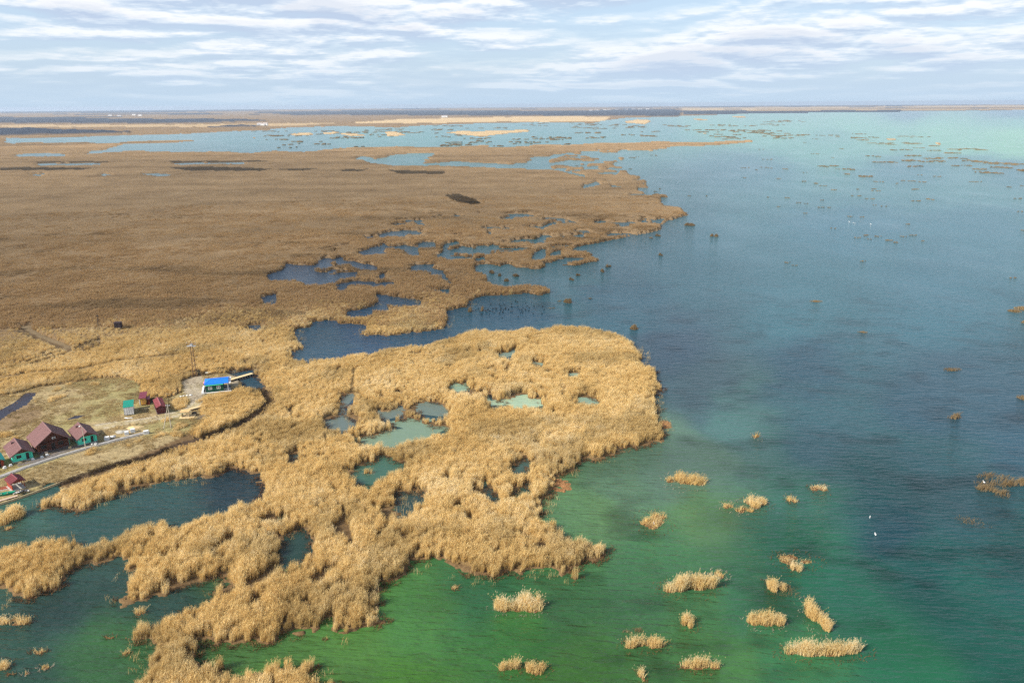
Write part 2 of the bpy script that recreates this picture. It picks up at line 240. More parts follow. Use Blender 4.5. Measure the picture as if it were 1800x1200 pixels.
mFar = raster([FARL]); mGoldBand = raster([Q([(60, 167), (300, 150), (720, 140), (1100, 134), (1420, 137), (1380, 160), (1100, 163), (850, 162), (500, 170), (100, 171)], 600, 160, 3)])
mClear2 = mClear & ~mMid

REED_H = 3.3
FRAG = raster([[(640, 395), (760, 372), (900, 375), (1000, 385), (1070, 410), (1010, 432), (1060, 455), (960, 470), (840, 470), (760, 450), (690, 440), (640, 420)], [(560, 440), (640, 425), (760, 460), (800, 500), (780, 540), (700, 545), (600, 520), (540, 500)], [(900, 290), (950, 270), (1060, 262), (1110, 272), (1150, 310), (1180, 345), (1080, 345), (1060, 310), (980, 300), (920, 300)], [(1050, 380), (1180, 385), (1150, 410), (1040, 420)]])
def land(x, y, erode=2.3):
    d = np.hypot(x, y); a = np.clip(0.006 * d, 0.8, 8.0)
    w = a * 3.2
    xx = x + (fbm(x / w, y / w, 3, 4) - 0.5) * 2.6 * a; yy = y + (fbm(x / w, y / w, 9, 4) - 0.5) * 3.4 * a; nr = np.clip((420 - d) / 100, 0, 1) * 2.6; xx = xx + (vn(x / 1.7, y / 1.7, 91) - .5) * nr; yy = yy + (vn(x / 1.7, y / 1.7, 92) - .5) * nr * 1.3
    px, py = proj(xx, yy, 0.0)
    r = samp(mA, px, py)
    fg = samp(FRAG, px, py) & np.where(d < 850, fbm(x / 19, y / 24, 57, 4) > .60, fbm(x / 34, y / 42, 67, 4) > .60); r = r & ~fg
    far = d > 3000
    if erode:
        p2, q2 = proj(xx, yy, erode); r2 = samp(mA, p2, q2)
        p3, q3 = proj(xx, yy, erode * .5); r2 &= samp(mA, p3, q3)
        r = r & (r2 | far)
    return r
def zones(x, y, m, z=0.0):
    px, py = proj(x, y, z); return samp(m, px, py)
def open_(x, y):      # kept clear of tall reeds: the camp, the ditch, the tracks, and whatever would hide them
    r = zones(x, y, mClear, .4) | zones(x, y, mDitch, .2) | zones(x, y, mTrk)
    for z in (1.4, 2.8):
        r = r | zones(x, y, mClear2, z) | zones(x, y, mTrk, z) | (zones(x, y, mDitch, z) & ~zones(x, y, mLow, .2))
    return r
def thinning(x, y):     # natural openings in the near bed
    d = np.hypot(x, y)
    n = fbm(x / 3.6, y / 4.6, 31, 3)
    big = fbm(x / 55.0, y / 55.0, 71, 2)
    return n > 0.70 - 0.05 * (big > 0.55) + np.clip((d - 260) / 900, 0, .2)

# ------------------------------------------------------------------ materials
MATS = {}
def newmat(name):
    m = bpy.data.materials.new(name); m.use_nodes = True; m.node_tree.nodes.clear(); return m, m.node_tree
def mat(name, col, rough=0.8, spec=0.3, var=0.18, scale=3.0, metal=0.0, bump=0.0):
    if name in MATS: return MATS[name]
    m, t = newmat(name)
    b = N(t, 'ShaderNodeBsdfPrincipled'); o = N(t, 'ShaderNodeOutputMaterial')
    c = N(t, 'ShaderNodeTexCoord'); n = N(t, 'ShaderNodeTexNoise'); n.inputs['Scale'].default_value = scale; n.inputs['Detail'].default_value = 5
    t.links.new(c.outputs['Object'], n.inputs['Vector'])
    lo = tuple(v * (1 - var * 1.6) for v in col); hi = tuple(min(1, v * (1 + var * 1.6)) for v in col)
    r = ramp(t, [(0.3, lo), (0.7, hi)]); t.links.new(n.outputs[0], r.inputs[0])
    t.links.new(r.outputs[0], b.inputs['Base Color']); b.inputs['Roughness'].default_value = rough; b.inputs['Specular IOR Level'].default_value = spec; b.inputs['Metallic'].default_value = metal
    if bump:
        bp = N(t, 'ShaderNodeBump'); bp.inputs['Distance'].default_value = bump; t.links.new(n.outputs[0], bp.inputs['Height']); t.links.new(bp.outputs[0], b.inputs['Normal'])
    t.links.new(b.outputs[0], o.inputs[0]); MATS[name] = m; return m
def reedmat(name, stops, inst=True, trans=0.36, attr='tone'):
    m, t = newmat(name); o = N(t, 'ShaderNodeOutputMaterial')
    g = N(t, 'ShaderNodeNewGeometry'); vc = N(t, 'ShaderNodeAttribute', attribute_name='blade')
    n = N(t, 'ShaderNodeTexNoise'); n.inputs['Scale'].default_value = 0.035; n.inputs['Detail'].default_value = 6; n.inputs['Roughness'].default_value = .62; t.links.new(g.outputs['Position'], n.inputs['Vector'])
    n_ = N(t, 'ShaderNodeTexNoise'); n_.inputs['Scale'].default_value = 0.28; n_.inputs['Detail'].default_value = 3; t.links.new(g.outputs['Position'], n_.inputs['Vector'])
    f = math_n(t, 'ADD', math_n(t, 'MULTIPLY', n.outputs[0], 0.75), math_n(t, 'MULTIPLY', vc.outputs['Fac'], 0.28))
    f = math_n(t, 'ADD', f, math_n(t, 'MULTIPLY', n_.outputs[0], 0.22))
    oi = N(t, 'ShaderNodeObjectInfo'); f = math_n(t, 'ADD', f, math_n(t, 'MULTIPLY', oi.outputs['Random'], 0.12))
    r = ramp(t, stops); t.links.new(math_n(t, 'MULTIPLY_ADD', f, 1.7, -0.68), r.inputs[0])
    col = r.outputs[0]
    if inst:
        tn = N(t, 'ShaderNodeAttribute', attribute_name=attr, attribute_type='INSTANCER')
        col = mixc(t, math_n(t, 'MULTIPLY', tn.outputs['Fac'], 1.0, clamp=True), col, (0.075, 0.055, 0.032))
    d = N(t, 'ShaderNodeBsdfDiffuse'); t.links.new(col, d.inputs[0])
    tr = N(t, 'ShaderNodeBsdfTranslucent'); t.links.new(col, tr.inputs[0])
    mx = N(t, 'ShaderNodeMixShader'); mx.inputs[0].default_value = trans; t.links.new(d.outputs[0], mx.inputs[1]); t.links.new(tr.outputs[0], mx.inputs[2])
    t.links.new(mx.outputs[0], o.inputs[0]); MATS[name] = m; return m
GOLDST = [(0.0, (0.40, 0.265, 0.10)), (0.3, (0.66, 0.46, 0.18)), (0.65, (0.80, 0.61, 0.295)), (1.0, (0.88, 0.77, 0.54))]
M_REED = reedmat('dry_reed', GOLDST)
M_REEDM = reedmat('dry_reed_single', GOLDST, inst=False)
M_MIDR = reedmat('marsh_reed', [(0.0, (0.32, 0.20, 0.09)), (0.35, (0.47, 0.305, 0.14)), (0.7, (0.56, 0.375, 0.18)), (1.0, (0.62, 0.445, 0.235))])
M_MIDRM = reedmat('marsh_reed_single', [(0.0, (0.15, 0.10, 0.05)), (0.4, (0.27, 0.19, 0.095)), (0.75, (0.36, 0.26, 0.14)), (1.0, (0.46, 0.35, 0.2))], inst=False)
M_BRUSH = mat('ditch_brush', (0.065, 0.042, 0.022), 0.95, 0.1, 0.3)
M_GRASS = reedmat('dry_grass', [(0.0, (0.24, 0.18, 0.075)), (0.4, (0.39, 0.285, 0.13)), (0.7, (0.52, 0.385, 0.19)), (1.0, (0.6, 0.48, 0.26))])
M_MAT = mat('peat_mat', (0.13, 0.065, 0.025), 0.9, 0.2, 0.35, 2.5, bump=.2)

# ------------------------------------------------------------------ mesh collector
def mesh_from(name, V, Fc, mats, mi=None, smooth=False):
    me = bpy.data.meshes.new(name); me.from_pydata([tuple(map(float, v)) for v in V], [], Fc)
    for m in mats: me.materials.append(m)
    if mi is not None: me.polygons.foreach_set('material_index', mi)
    if smooth: me.polygons.foreach_set('use_smooth', [True] * len(Fc))
    me.update(); return me
def link(name, me, parent=None, kind=None, label=None, cat=None, group=None, loc=None, rz=None):
    o = bpy.data.objects.new(name, me); S.collection.objects.link(o)
    if parent is not None: o.parent = parent
    if kind: o['kind'] = kind
    if label: o['label'] = label
    if cat: o['category'] = cat
    if group: o['group'] = group
    if loc is not None: o.location = tuple(map(float, loc))
    if rz is not None: o.rotation_euler = (0, 0, rz)
    return o
class MB:
    def __init__(s): s.V = []; s.F = []
    def box(s, x0, x1, y0, y1, z0, z1):
        b = len(s.V); s.V += [(x0, y0, z0), (x1, y0, z0), (x1, y1, z0), (x0, y1, z0), (x0, y0, z1), (x1, y0, z1), (x1, y1, z1), (x0, y1, z1)]
        s.F += [[b + i for i in f] for f in ((3, 2, 1, 0), (4, 5, 6, 7), (0, 1, 5, 4), (1, 2, 6, 5), (2, 3, 7, 6), (3, 0, 4, 7))]; return s
    def prism(s, prof, a, b, axis='y'):   # prof = [(u,z)] extruded from a to b along axis
        k = len(s.V); n = len(prof)
        for c in (a, b):
            for u, z in prof: s.V.append((u, c, z) if axis == 'y' else (c, u, z))
        s.F.append([k + i for i in range(n)]); s.F.append([k + n + i for i in reversed(range(n))])
        for i in range(n): j = (i + 1) % n; s.F.append([k + j, k + i, k + n + i, k + n + j])
        return s
    def tube(s, p, q, r0_, r1_=None, n=6):
        r1_ = r0_ if r1_ is None else r1_; p = np.array(p, float); q = np.array(q, float); d = q - p; d /= np.linalg.norm(d)
        a = np.cross(d, [0, 0, 1] if abs(d[2]) < .9 else [1, 0, 0]); a /= np.linalg.norm(a); b_ = np.cross(d, a); k = len(s.V)
        for c, r in ((p, r0_), (q, r1_)):
            for i in range(n): t = 2 * math.pi * i / n; s.V.append(tuple(c + (a * math.cos(t) + b_ * math.sin(t)) * r))
        for i in range(n): j = (i + 1) % n; s.F.append([k + i, k + j, k + n + j, k + n + i])
        s.F.append([k + n + i for i in range(n)]); s.F.append([k + i for i in reversed(range(n))]); return s
    def lump(s, c, rx, ry, rz_, n=10, m=6, seed=1, rough=.2):
        rr = random.Random(seed); k = len(s.V)
        for j in range(m + 1):
            ph = math.pi * j / m - math.pi / 2
            for i in range(n):
                t = 2 * math.pi * i / n; w = 1 + rr.uniform(-rough, rough) if 0 < j < m else 1
                s.V.append((c[0] + rx * math.cos(ph) * math.cos(t) * w, c[1] + ry * math.cos(ph) * math.sin(t) * w, c[2] + rz_ * math.sin(ph) * w))
        for j in range(m):
            for i in range(n): i2 = (i + 1) % n; s.F.append([k + j * n + i, k + j * n + i2, k + (j + 1) * n + i2, k + (j + 1) * n + i])
        return s
    def me(s, name, m, smooth=False): return mesh_from(name, s.V, s.F, [m], smooth=smooth)
    def part(s, name, m, parent, smooth=False, label=None): return link(name, s.me(name, m, smooth), parent, label=label)

# ------------------------------------------------------------------ fan grid of ground (finer near the viewed side)
def fan(az_step, rows, azmax=44.0):
    az = np.arange(-azmax, azmax + 1e-6, az_step)
    az = np.concatenate([np.linspace(-180, -azmax, 25)[:-1], az, np.linspace(azmax, 180, 25)[1:]])
    a = np.radians(az); A, R = np.meshgrid(a, rows)
    return R * np.sin(A), R * np.cos(A)
def rows_for(step, y0=1240, far=26000.0):
    ys = np.arange(y0, 186, -step); out = []
    for y in ys:
        p = at(900, y); out.append(p[1])
    out = np.array(out); out = out[out < far]
    extra = out[-1] * (far / out[-1]) ** (np.arange(1, 9) / 8)
    return np.concatenate([[2.0, 20, 50, 75], out, extra])
def grid_mesh(name, X_, Y_, Z_, mats, keep=None, cols=None, smooth=True):
    n, m = X_.shape
    idx = np.arange(n * m).reshape(n, m)
    q = np.stack([idx[:-1, :-1], idx[:-1, 1:], idx[1:, 1:], idx[1:, :-1]], -1).reshape(-1, 4)
    q = q[:, ::-1]
    V = np.stack([X_, Y_, Z_], -1).reshape(-1, 3)
    if keep is not None:
        kf = keep.ravel()[q].any(1); q = q[kf]
        used = np.unique(q); rm = np.full(n * m, -1); rm[used] = np.arange(len(used)); q = rm[q]; V = V[used]
        if cols is not None: cols = {k: c.reshape(n * m, -1)[used] for k, c in cols.items()}
    me = bpy.data.meshes.new(name); me.vertices.add(len(V)); me.vertices.foreach_set('co', V.astype(np.float32).ravel())
    me.loops.add(q.size); me.loops.foreach_set('vertex_index', q.astype(np.int32).ravel())
    me.polygons.add(len(q)); me.polygons.foreach_set('loop_start', np.arange(0, q.size, 4, dtype=np.int32)); me.polygons.foreach_set('loop_total', np.full(len(q), 4, np.int32))
    if smooth: me.polygons.foreach_set('use_smooth', np.ones(len(q), bool))
    for mt in mats: me.materials.append(mt)
    me.update(calc_edges=True)
    for k, c in (cols or {}).items():
        c = c.reshape(len(V), -1)
        if c.shape[1] == 3:
            at_ = me.color_attributes.new(k, 'FLOAT_COLOR', 'POINT'); at_.data.foreach_set('color', np.concatenate([c, np.ones((len(V), 1))], 1).astype(np.float32).ravel())
        else:
            at_ = me.attributes.new(k, 'FLOAT', 'POINT'); at_.data.foreach_set('value', c.astype(np.float32).ravel())
    return me

# ---- water
WC = [  # surveyed water tints (photo px -> colour of shallow / weedy / deep water, mid-lake shade and far sky reflection painted in)
 (560, 1190, .045, .110, .025), (640, 1140, .045, .115, .025), (760, 1080, .038, .115, .028), (720, 1180, .045, .13, .02), (900, 1100, .032, .12, .028), (1000, 1030, .026, .105, .035), (850, 1040, .022, .09, .035), (1020, 1180, .035, .13, .026),
 (1040, 900, .055, .145, .055), (1100, 850, .06, .15, .08), (1000, 860, .055, .15, .06), (1200, 800, .065, .15, .095), (1130, 990, .03, .12, .045), (1250, 910, .055, .15, .055), (1200, 1000, .03, .12, .045), (1270, 1150, .04, .145, .04),
 (1400, 1150, .028, .11, .04), (1330, 1060, .025, .095, .04), (1560, 920, .006, .035, .042), (1540, 850, .010, .055, .055), (1650, 1000, .006, .05, .042), (1750, 1130, .009, .065, .045), (1500, 1060, .012, .075, .042), (1600, 1170, .012, .085, .038), (1790, 980, .008, .055, .048), (1430, 960, .015, .09, .045), (1700, 1050, .008, .06, .044), (1420, 1020, .012, .08, .04),
 (1400, 880, .03, .11, .07), (1450, 780, .025, .075, .085), (1300, 740, .05, .12, .10), (1230, 690, .03, .08, .09), (1180, 620, .02, .06, .085), (1400, 650, .02, .065, .085), (1650, 700, .02, .065, .085), (1780, 760, .018, .06, .08), (1700, 880, .018, .065, .07),
 (1100, 540, .02, .07, .095), (900, 550, .014, .05, .08), (1000, 480, .028, .09, .105), (1200, 450, .03, .09, .11), (1400, 550, .028, .085, .105), (1650, 520, .028, .085, .11), (1700, 400, .035, .10, .125), (1500, 400, .035, .10, .13), (1300, 300, .05, .12, .14), (1600, 300, .045, .12, .14),
 (640, 600, .010, .035, .07), (560, 600, .012, .04, .065), (700, 600, .010, .04, .07), (500, 480, .03, .05, .08), (900, 470, .03, .09, .10),
 (300, 870, .018, .05, .05), (430, 850, .012, .03, .04), (150, 930, .018, .055, .05), (20, 920, .03, .08, .06), (100, 1080, .018, .045, .038), (200, 1000, .02, .05, .042), (60, 1160, .018, .05, .035), (180, 1170, .028, .085, .03), (220, 1140, .03, .09, .03), (300, 1060, .02, .05, .04), (430, 1140, .04, .10, .028), (460, 1190, .05, .12, .025),
 (500, 250, .055, .14, .14), (700, 245, .06, .17, .15), (850, 240, .06, .16, .15), (1000, 235, .06, .16, .15), (1150, 230, .07, .17, .16), (1250, 215, .11, .24, .18), (1400, 225, .12, .25, .19), (1500, 215, .13, .27, .20), (1650, 225, .15, .29, .20), (1780, 235, .17, .31, .20), (1780, 215, .12, .25, .20), (1640, 215, .12, .26, .20), (1560, 228, .13, .26, .20), (1700, 250, .15, .28, .2), (1600, 202, .06, .14, .17), (1780, 200, .05, .12, .17),
 (1450, 240, .09, .2, .17), (1790, 255, .16, .29, .19), (1700, 290, .06, .14, .15), (250, 250, .08, .15, .15), (1780, 300, .05, .12, .14)]
Xw, Yw = fan(0.22, rows_for(3.0))
pxw, pyw = proj(Xw, Yw, 0.0)
pyl = np.clip(pyw, 186, 1300); pxl = np.clip(pxw, -200, 2000)
pxl = pxl + (fbm(Xw / 22, Yw / 22, 51, 4) - .5) * 110 * np.clip((pyl - 180) / 300, .25, 1); pyl2 = pyl + (fbm(Xw / 22, Yw / 22, 61, 4) - .5) * 90 * np.clip((pyl - 200) / 500, .03, 1)
def ymap(y): return np.where(y < 420, (y - 420) * 1.8 + 420, y) if isinstance(y, np.ndarray) else ((y - 420) * 1.8 + 420 if y < 420 else y)
num = np.zeros(Xw.shape + (3,)); den = np.zeros(Xw.shape)
behind = (np.abs(np.degrees(np.arctan2(Xw, Yw))) > 60) | (np.hypot(Xw, Yw) < 60)
for (cx, cy, r_, g_, b_) in WC:
    d2 = (pxl - cx) ** 2 + ((ymap(pyl2) - ymap(cy)) * (1.6 if cy < 420 else 1.1)) ** 2 + 500
    w = 1 / d2 ** 1.9; den += w
    for i, v in enumerate((r_, g_, b_)): num[..., i] += w * (v * ((1.0, 1.22, 1.22)[i] if cy < 620 else (.85, .88, .95)[i] if cx > 1280 else (1.0, .80, .85)[i] if cx > 940 else .9))
wcol = num / den[..., None]
wcol[behind] = (.02, .07, .06)
patch = fbm(Xw / 14, Yw / 9, 81, 5); silt = fbm(Xw / 30, Yw / 24, 83, 5); wcol = wcol * (1 + 0.45 * np.clip((silt - .5) * 3, -.45, .5) * np.clip((420 - np.hypot(Xw, Yw)) / 200, .12, 1))[..., None]; pm = np.clip((patch - .55) * 5, 0, 1)[..., None] * np.clip((900 - np.hypot(Xw, Yw)) / 700, 0, 1)[..., None] * ((pxw > 940) & (pyw > 500))[..., None]
wcol = wcol * (1 - 0.42 * pm)
def watermat(name, attr=None, col=None, wave=1.0):
    m, t = newmat(name); o = N(t, 'ShaderNodeOutputMaterial'); b = N(t, 'ShaderNodeBsdfPrincipled')
    if attr:
        a = N(t, 'ShaderNodeAttribute', attribute_name=attr); t.links.new(a.outputs['Color'], b.inputs['Base Color'])
    else: b.inputs['Base Color'].default_value = (*col, 1)
    b.inputs['Roughness'].default_value = 0.16; b.inputs['IOR'].default_value = 1.33; b.inputs['Specular IOR Level'].default_value = 0.27
    g = N(t, 'ShaderNodeNewGeometry')
    def wn(sc, rot, nsc, det, dist=0.0):
        mp = N(t, 'ShaderNodeMapping'); mp.inputs['Rotation'].default_value = (0, 0, rot); mp.inputs['Scale'].default_value = sc
        t.links.new(g.outputs['Position'], mp.inputs[0]); n = N(t, 'ShaderNodeTexNoise'); n.inputs['Scale'].default_value = nsc; n.inputs['Detail'].default_value = det; n.inputs['Distortion'].default_value = dist
        t.links.new(mp.outputs[0], n.inputs['Vector']); return n.outputs[0]
    w1 = wn((0.26, 1.0, 1), 0.42, 0.75, 3, 0.3); w2 = wn((0.4, 1.0, 1), 0.15, 1.9, 3, 0.2); w3 = wn((0.6, 1.0, 1), 0.7, 0.22, 2)
    gust = wn((1, .5, 1), 0.3, 0.02, 3); gr = ramp(t, [(0.3, 0.45), (0.6, 1.1)]); t.links.new(gust, gr.inputs[0])
    h = math_n(t, 'ADD', math_n(t, 'MULTIPLY', w1, 0.85), math_n(t, 'ADD', math_n(t, 'MULTIPLY', w2, 0.20), math_n(t, 'MULTIPLY', w3, 0.55)))
    h = math_n(t, 'MULTIPLY', h, math_n(t, 'MULTIPLY', gr.outputs[0], wave))
    bp = N(t, 'ShaderNodeBump'); bp.inputs['Distance'].default_value = 1.0; bp.inputs['Strength'].default_value = 1.0; t.links.new(h, bp.inputs['Height']); t.links.new(bp.outputs[0], b.inputs['Normal'])
    t.links.new(b.outputs[0], o.inputs[0]); return m
M_WATER = watermat('lake_water', attr='tint')
link('water', grid_mesh('water', Xw, Yw, np.zeros_like(Xw), [M_WATER], cols={'tint': wcol}, smooth=False), kind='structure', label='open lake water, green near the reeds and blue far out')
for k, (P, c) in enumerate(PONDS):
    nb = len(P); ctr = np.mean([at(*p)[:2] for p in P], 0)
    V = []
    for p in P:
        g = at(*p)[:2] - ctr; L = np.linalg.norm(g); e = 2.2; V.append((g[0] * (1 + e / L), g[1] * (1 + e / L) , 0))
    me = mesh_from('pond', V, [list(range(nb))[::-1]], [watermat('pond_water_%d' % k, col=tuple(.72 * q_ for q_ in c), wave=0.3)])
    ctr_ = (ctr[0], ctr[1] - 0.5, 0.03 + 0.004 * k)
    link('pond', me, kind='structure', loc=ctr_)

# ---- ground
Xg, Yg = fan(0.17, rows_for(2.2))
Dg = np.hypot(Xg, Yg)
Lg = land(Xg, Yg, erode=None); Lg2 = land(Xg, Yg)
offv = behind_g = (np.abs(np.degrees(np.arctan2(Xg, Yg))) > 50)
Zg = np.where(Lg & Lg2, 0.22, -0.35) + 0.0
clr = zones(Xg, Yg, mClear, 0.4) & Lg
Zg = np.where(clr, 0.45, Zg)
Zg += np.where(Lg, (fbm(Xg / 2.5, Yg / 2.5, 5, 3) - .5) * 0.12, 0)
Zg = np.where(zones(Xg, Yg, mPud) & clr, 0.34, Zg)
col = np.zeros(Xg.shape + (3,)); n5 = fbm(Xg / 9, Yg / 9, 15, 5)[..., None]
col[:] = (.15, .095, .045)
marsh = np.array([.33, .215, .10]); col = np.where((Dg > 600)[..., None], marsh * (0.7 + .6 * n5), col * (.6 + .8 * n5))
g1 = np.array([.38, .29, .155]); g2 = np.array([.28, .21, .10]); g3 = np.array([.235, .215, .08])
gm = g1 * n5 + g2 * (1 - n5); gg = np.clip((fbm(Xg / 16, Yg / 16, 44, 4) - .52) * 6, 0, 1)[..., None]; gm = gm * (1 - gg * .6) + g3 * gg * .6
gf = np.clip((fbm(Xg / 1.3, Yg / 1.3, 48, 3)), 0, 1)[..., None]; gm = gm * (0.72 + .56 * gf)
col = np.where(clr[..., None], gm, col)
def paint(mask, c, k=1.0):
    global col
    s = mask[..., None] * k * (0.55 + 0.9 * np.clip(n5, 0, .55)); s = np.clip(s, 0, 1); col = col * (1 - s) + np.array(c) * s
paint(zones(Xg, Yg, mRust) & clr, (.16, .095, .055), 0.6)
paint(zones(Xg, Yg, mWide, .4) & clr, (.40, .33, .19), 0.7); paint(zones(Xg, Yg, mRoad, .4) & clr, (.43, .37, .27), 1.0)
paint(zones(Xg, Yg, mGrav, .4), (.33, .275, .20), 0.8)
paint(zones(Xg, Yg, mTrk), (.26, .185, .10), 1.0)
paint(zones(Xg, Yg, mDitch, .2), (.07, .045, .028), 1.0)
paint(zones(Xg, Yg, mDeb), (.30, .23, .16), .7)
# far country
farm = Dg > 2600
band = fbm(Xg / 2600, Yg / 420, 101, 4)
wd = zones(Xg, Yg, mWoodShade); fcol = np.where((wd | ((band > .62) & (Dg > 9000)))[..., None], np.array([.06, .065, .06]), np.where((band > .42)[..., None], np.array([.20, .15, .115]), np.array([.28, .21, .15])))  # distant woods, their tone also darkened for cloud shade
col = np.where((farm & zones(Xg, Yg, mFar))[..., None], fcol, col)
col = np.where((farm & zones(Xg, Yg, mSand))[..., None], np.array([.60, .45, .30]), col)
col = np.where((farm & zones(Xg, Yg, mGoldBand))[..., None], np.array([.58, .43, .25]), col)
m, t = newmat('marsh_ground'); o = N(t, 'ShaderNodeOutputMaterial'); b = N(t, 'ShaderNodeBsdfPrincipled'); a = N(t, 'ShaderNodeAttribute', attribute_name='tint'); g = N(t, 'ShaderNodeNewGeometry')
n = N(t, 'ShaderNodeTexNoise'); n.inputs['Scale'].default_value = 1.6; n.inputs['Detail'].default_value = 8; n.inputs['Roughness'].default_value = .7; t.links.new(g.outputs['Position'], n.inputs['Vector'])
r = ramp(t, [(0.28, 0.55), (0.5, 1.0), (0.72, 1.4)]); t.links.new(n.outputs[0], r.inputs[0]); t.links.new(mixc(t, 1.0, a.outputs['Color'], r.outputs[0], 'MULTIPLY'), b.inputs['Base Color'])
b.inputs['Roughness'].default_value = 1; b.inputs['Specular IOR Level'].default_value = .1
bp = N(t, 'ShaderNodeBump'); bp.inputs['Distance'].default_value = .25; t.links.new(n.outputs[0], bp.inputs['Height']); t.links.new(bp.outputs[0], b.inputs['Normal']); t.links.new(b.outputs[0], o.inputs[0])
link('ground', grid_mesh('ground', Xg, Yg, Zg, [m], keep=(Lg | clr), cols={'tint': col}), kind='structure', label='marsh ground and grassy bank of the fishing camp')

# ---- reed canopy (height field under and beyond the single stalks)
Xr, Yr = fan(0.115, rows_for(1.35)[4:-2], 40.0)
sel = slice(24, -24); Xr = Xr[:, sel]; Yr = Yr[:, sel]
Dr = np.hypot(Xr, Yr)
Lr = land(Xr, Yr)
Lr &= ~open_(Xr, Yr) & ~zones(Xr, Yr, mLow, .2)
fr = np.clip((Dr - 250) / 450, 0, 1)
hh = REED_H * (0.22 * (1 - fr) + 0.58 * fr)
th = thinning(Xr, Yr) & (Dr < 900)
Lr2 = Lr & ~th
# stand back from the shore where single stalks make the edge
near = Dr < 620
for dx, dy in ((1.3, 0), (-1.3, 0), (0, 1.6), (0, -1.6)):
    Lr2 = Lr2 & (land(Xr + dx, Yr + dy) | ~near)
lump = fbm(Xr / 5.0, Yr / 7.0, 21, 3); lump2 = fbm(Xr / 40, Yr / 40, 23, 3)
Zr = np.where(Lr2, hh * (0.72 + 0.5 * lump) * (0.8 + .4 * lump2), -0.45)
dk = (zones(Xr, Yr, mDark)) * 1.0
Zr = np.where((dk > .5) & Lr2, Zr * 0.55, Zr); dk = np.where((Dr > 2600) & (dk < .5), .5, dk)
farc = np.where(zones(Xr, Yr, mGold) | (zones(Xr, Yr, mGoldBand)), 1.0, np.where(zones(Xr, Yr, mSand), .7, 0.0))
forest = (Dr > 2600)
Zr = np.where(forest & (band_r := zones(Xr, Yr, mWoodShade) | ((fbm(Xr / 2600, Yr / 420, 101, 4) > .62) & (Dr > 9000))) & Lr2, 4.0 + 5 * vn(Xr / 30, Yr / 30, 7), Zr)
wood_shade = (forest & band_r & (farc < .9)).astype(float)
Zr = np.where(forest & ~band_r & Lr2, 0.6, Zr)
# far from the water the country is dry land
m, t = newmat('reed_canopy'); o = N(t, 'ShaderNodeOutputMaterial'); g = N(t, 'ShaderNodeNewGeometry')
n = N(t, 'ShaderNodeTexNoise'); n.inputs['Scale'].default_value = 0.022; n.inputs['Detail'].default_value = 9; n.inputs['Roughness'].default_value = .66; t.links.new(g.outputs['Position'], n.inputs['Vector'])
r = ramp(t, [(0.3, (0.29, 0.19, 0.10)), (0.45, (0.38, 0.25, 0.13)), (0.56, (0.42, 0.28, 0.148)), (0.7, (0.48, 0.33, 0.18))]); t.links.new(n.outputs[0], r.inputs[0])
mp = N(t, 'ShaderNodeMapping'); mp.inputs['Scale'].default_value = (0.25, 1, 1); t.links.new(g.outputs['Position'], mp.inputs[0])
nn = N(t, 'ShaderNodeTexNoise'); nn.inputs['Scale'].default_value = .012; nn.inputs['Detail'].default_value = 7; t.links.new(mp.outputs[0], nn.inputs['Vector']); rr_ = ramp(t, [(0.33, 0.8), (0.5, 1.0), (0.68, 1.1)]); t.links.new(nn.outputs[0], rr_.inputs[0])
cc = mixc(t, 1.0, r.outputs[0], rr_.outputs[0], 'MULTIPLY')
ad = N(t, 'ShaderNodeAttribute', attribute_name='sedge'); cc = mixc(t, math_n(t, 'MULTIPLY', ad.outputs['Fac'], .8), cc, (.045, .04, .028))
ag = N(t, 'ShaderNodeAttribute', attribute_name='straw'); cc = mixc(t, ag.outputs['Fac'], cc, (.56, .41, .23))
aw = N(t, 'ShaderNodeAttribute', attribute_name='wood_shade'); cc = mixc(t, aw.outputs['Fac'], cc, (.05, .06, .08))  # far woods, with cloud shade and haze put into the dark blue
al = N(t, 'ShaderNodeAttribute', attribute_name='litter'); cc = mixc(t, al.outputs['Fac'], cc, (.33, .215, .09))  # dead litter, toned darker so gaps between near tufts look shaded
d = N(t, 'ShaderNodeBsdfDiffuse'); t.links.new(cc, d.inputs[0])
nb_ = N(t, 'ShaderNodeTexNoise'); nb_.inputs['Scale'].default_value = .7; nb_.inputs['Detail'].default_value = 8; nb_.inputs['Roughness'].default_value = .75; t.links.new(g.outputs['Position'], nb_.inputs['Vector'])
bp = N(t, 'ShaderNodeBump'); bp.inputs['Distance'].default_value = 2.2; t.links.new(nb_.outputs[0], bp.inputs['Height']); t.links.new(bp.outputs[0], d.inputs['Normal'])
t.links.new(d.outputs[0], o.inputs[0])
litter = np.clip((420 - Dr) / 160, 0, 1) * .9
link('reed_bed', grid_mesh('reed_bed', Xr, Yr, Zr, [m], keep=Lr2, cols={'sedge': dk, 'straw': farc, 'wood_shade': wood_shade, 'litter': litter}), kind='stuff', label='wide brown reed marsh spreading to the horizon')

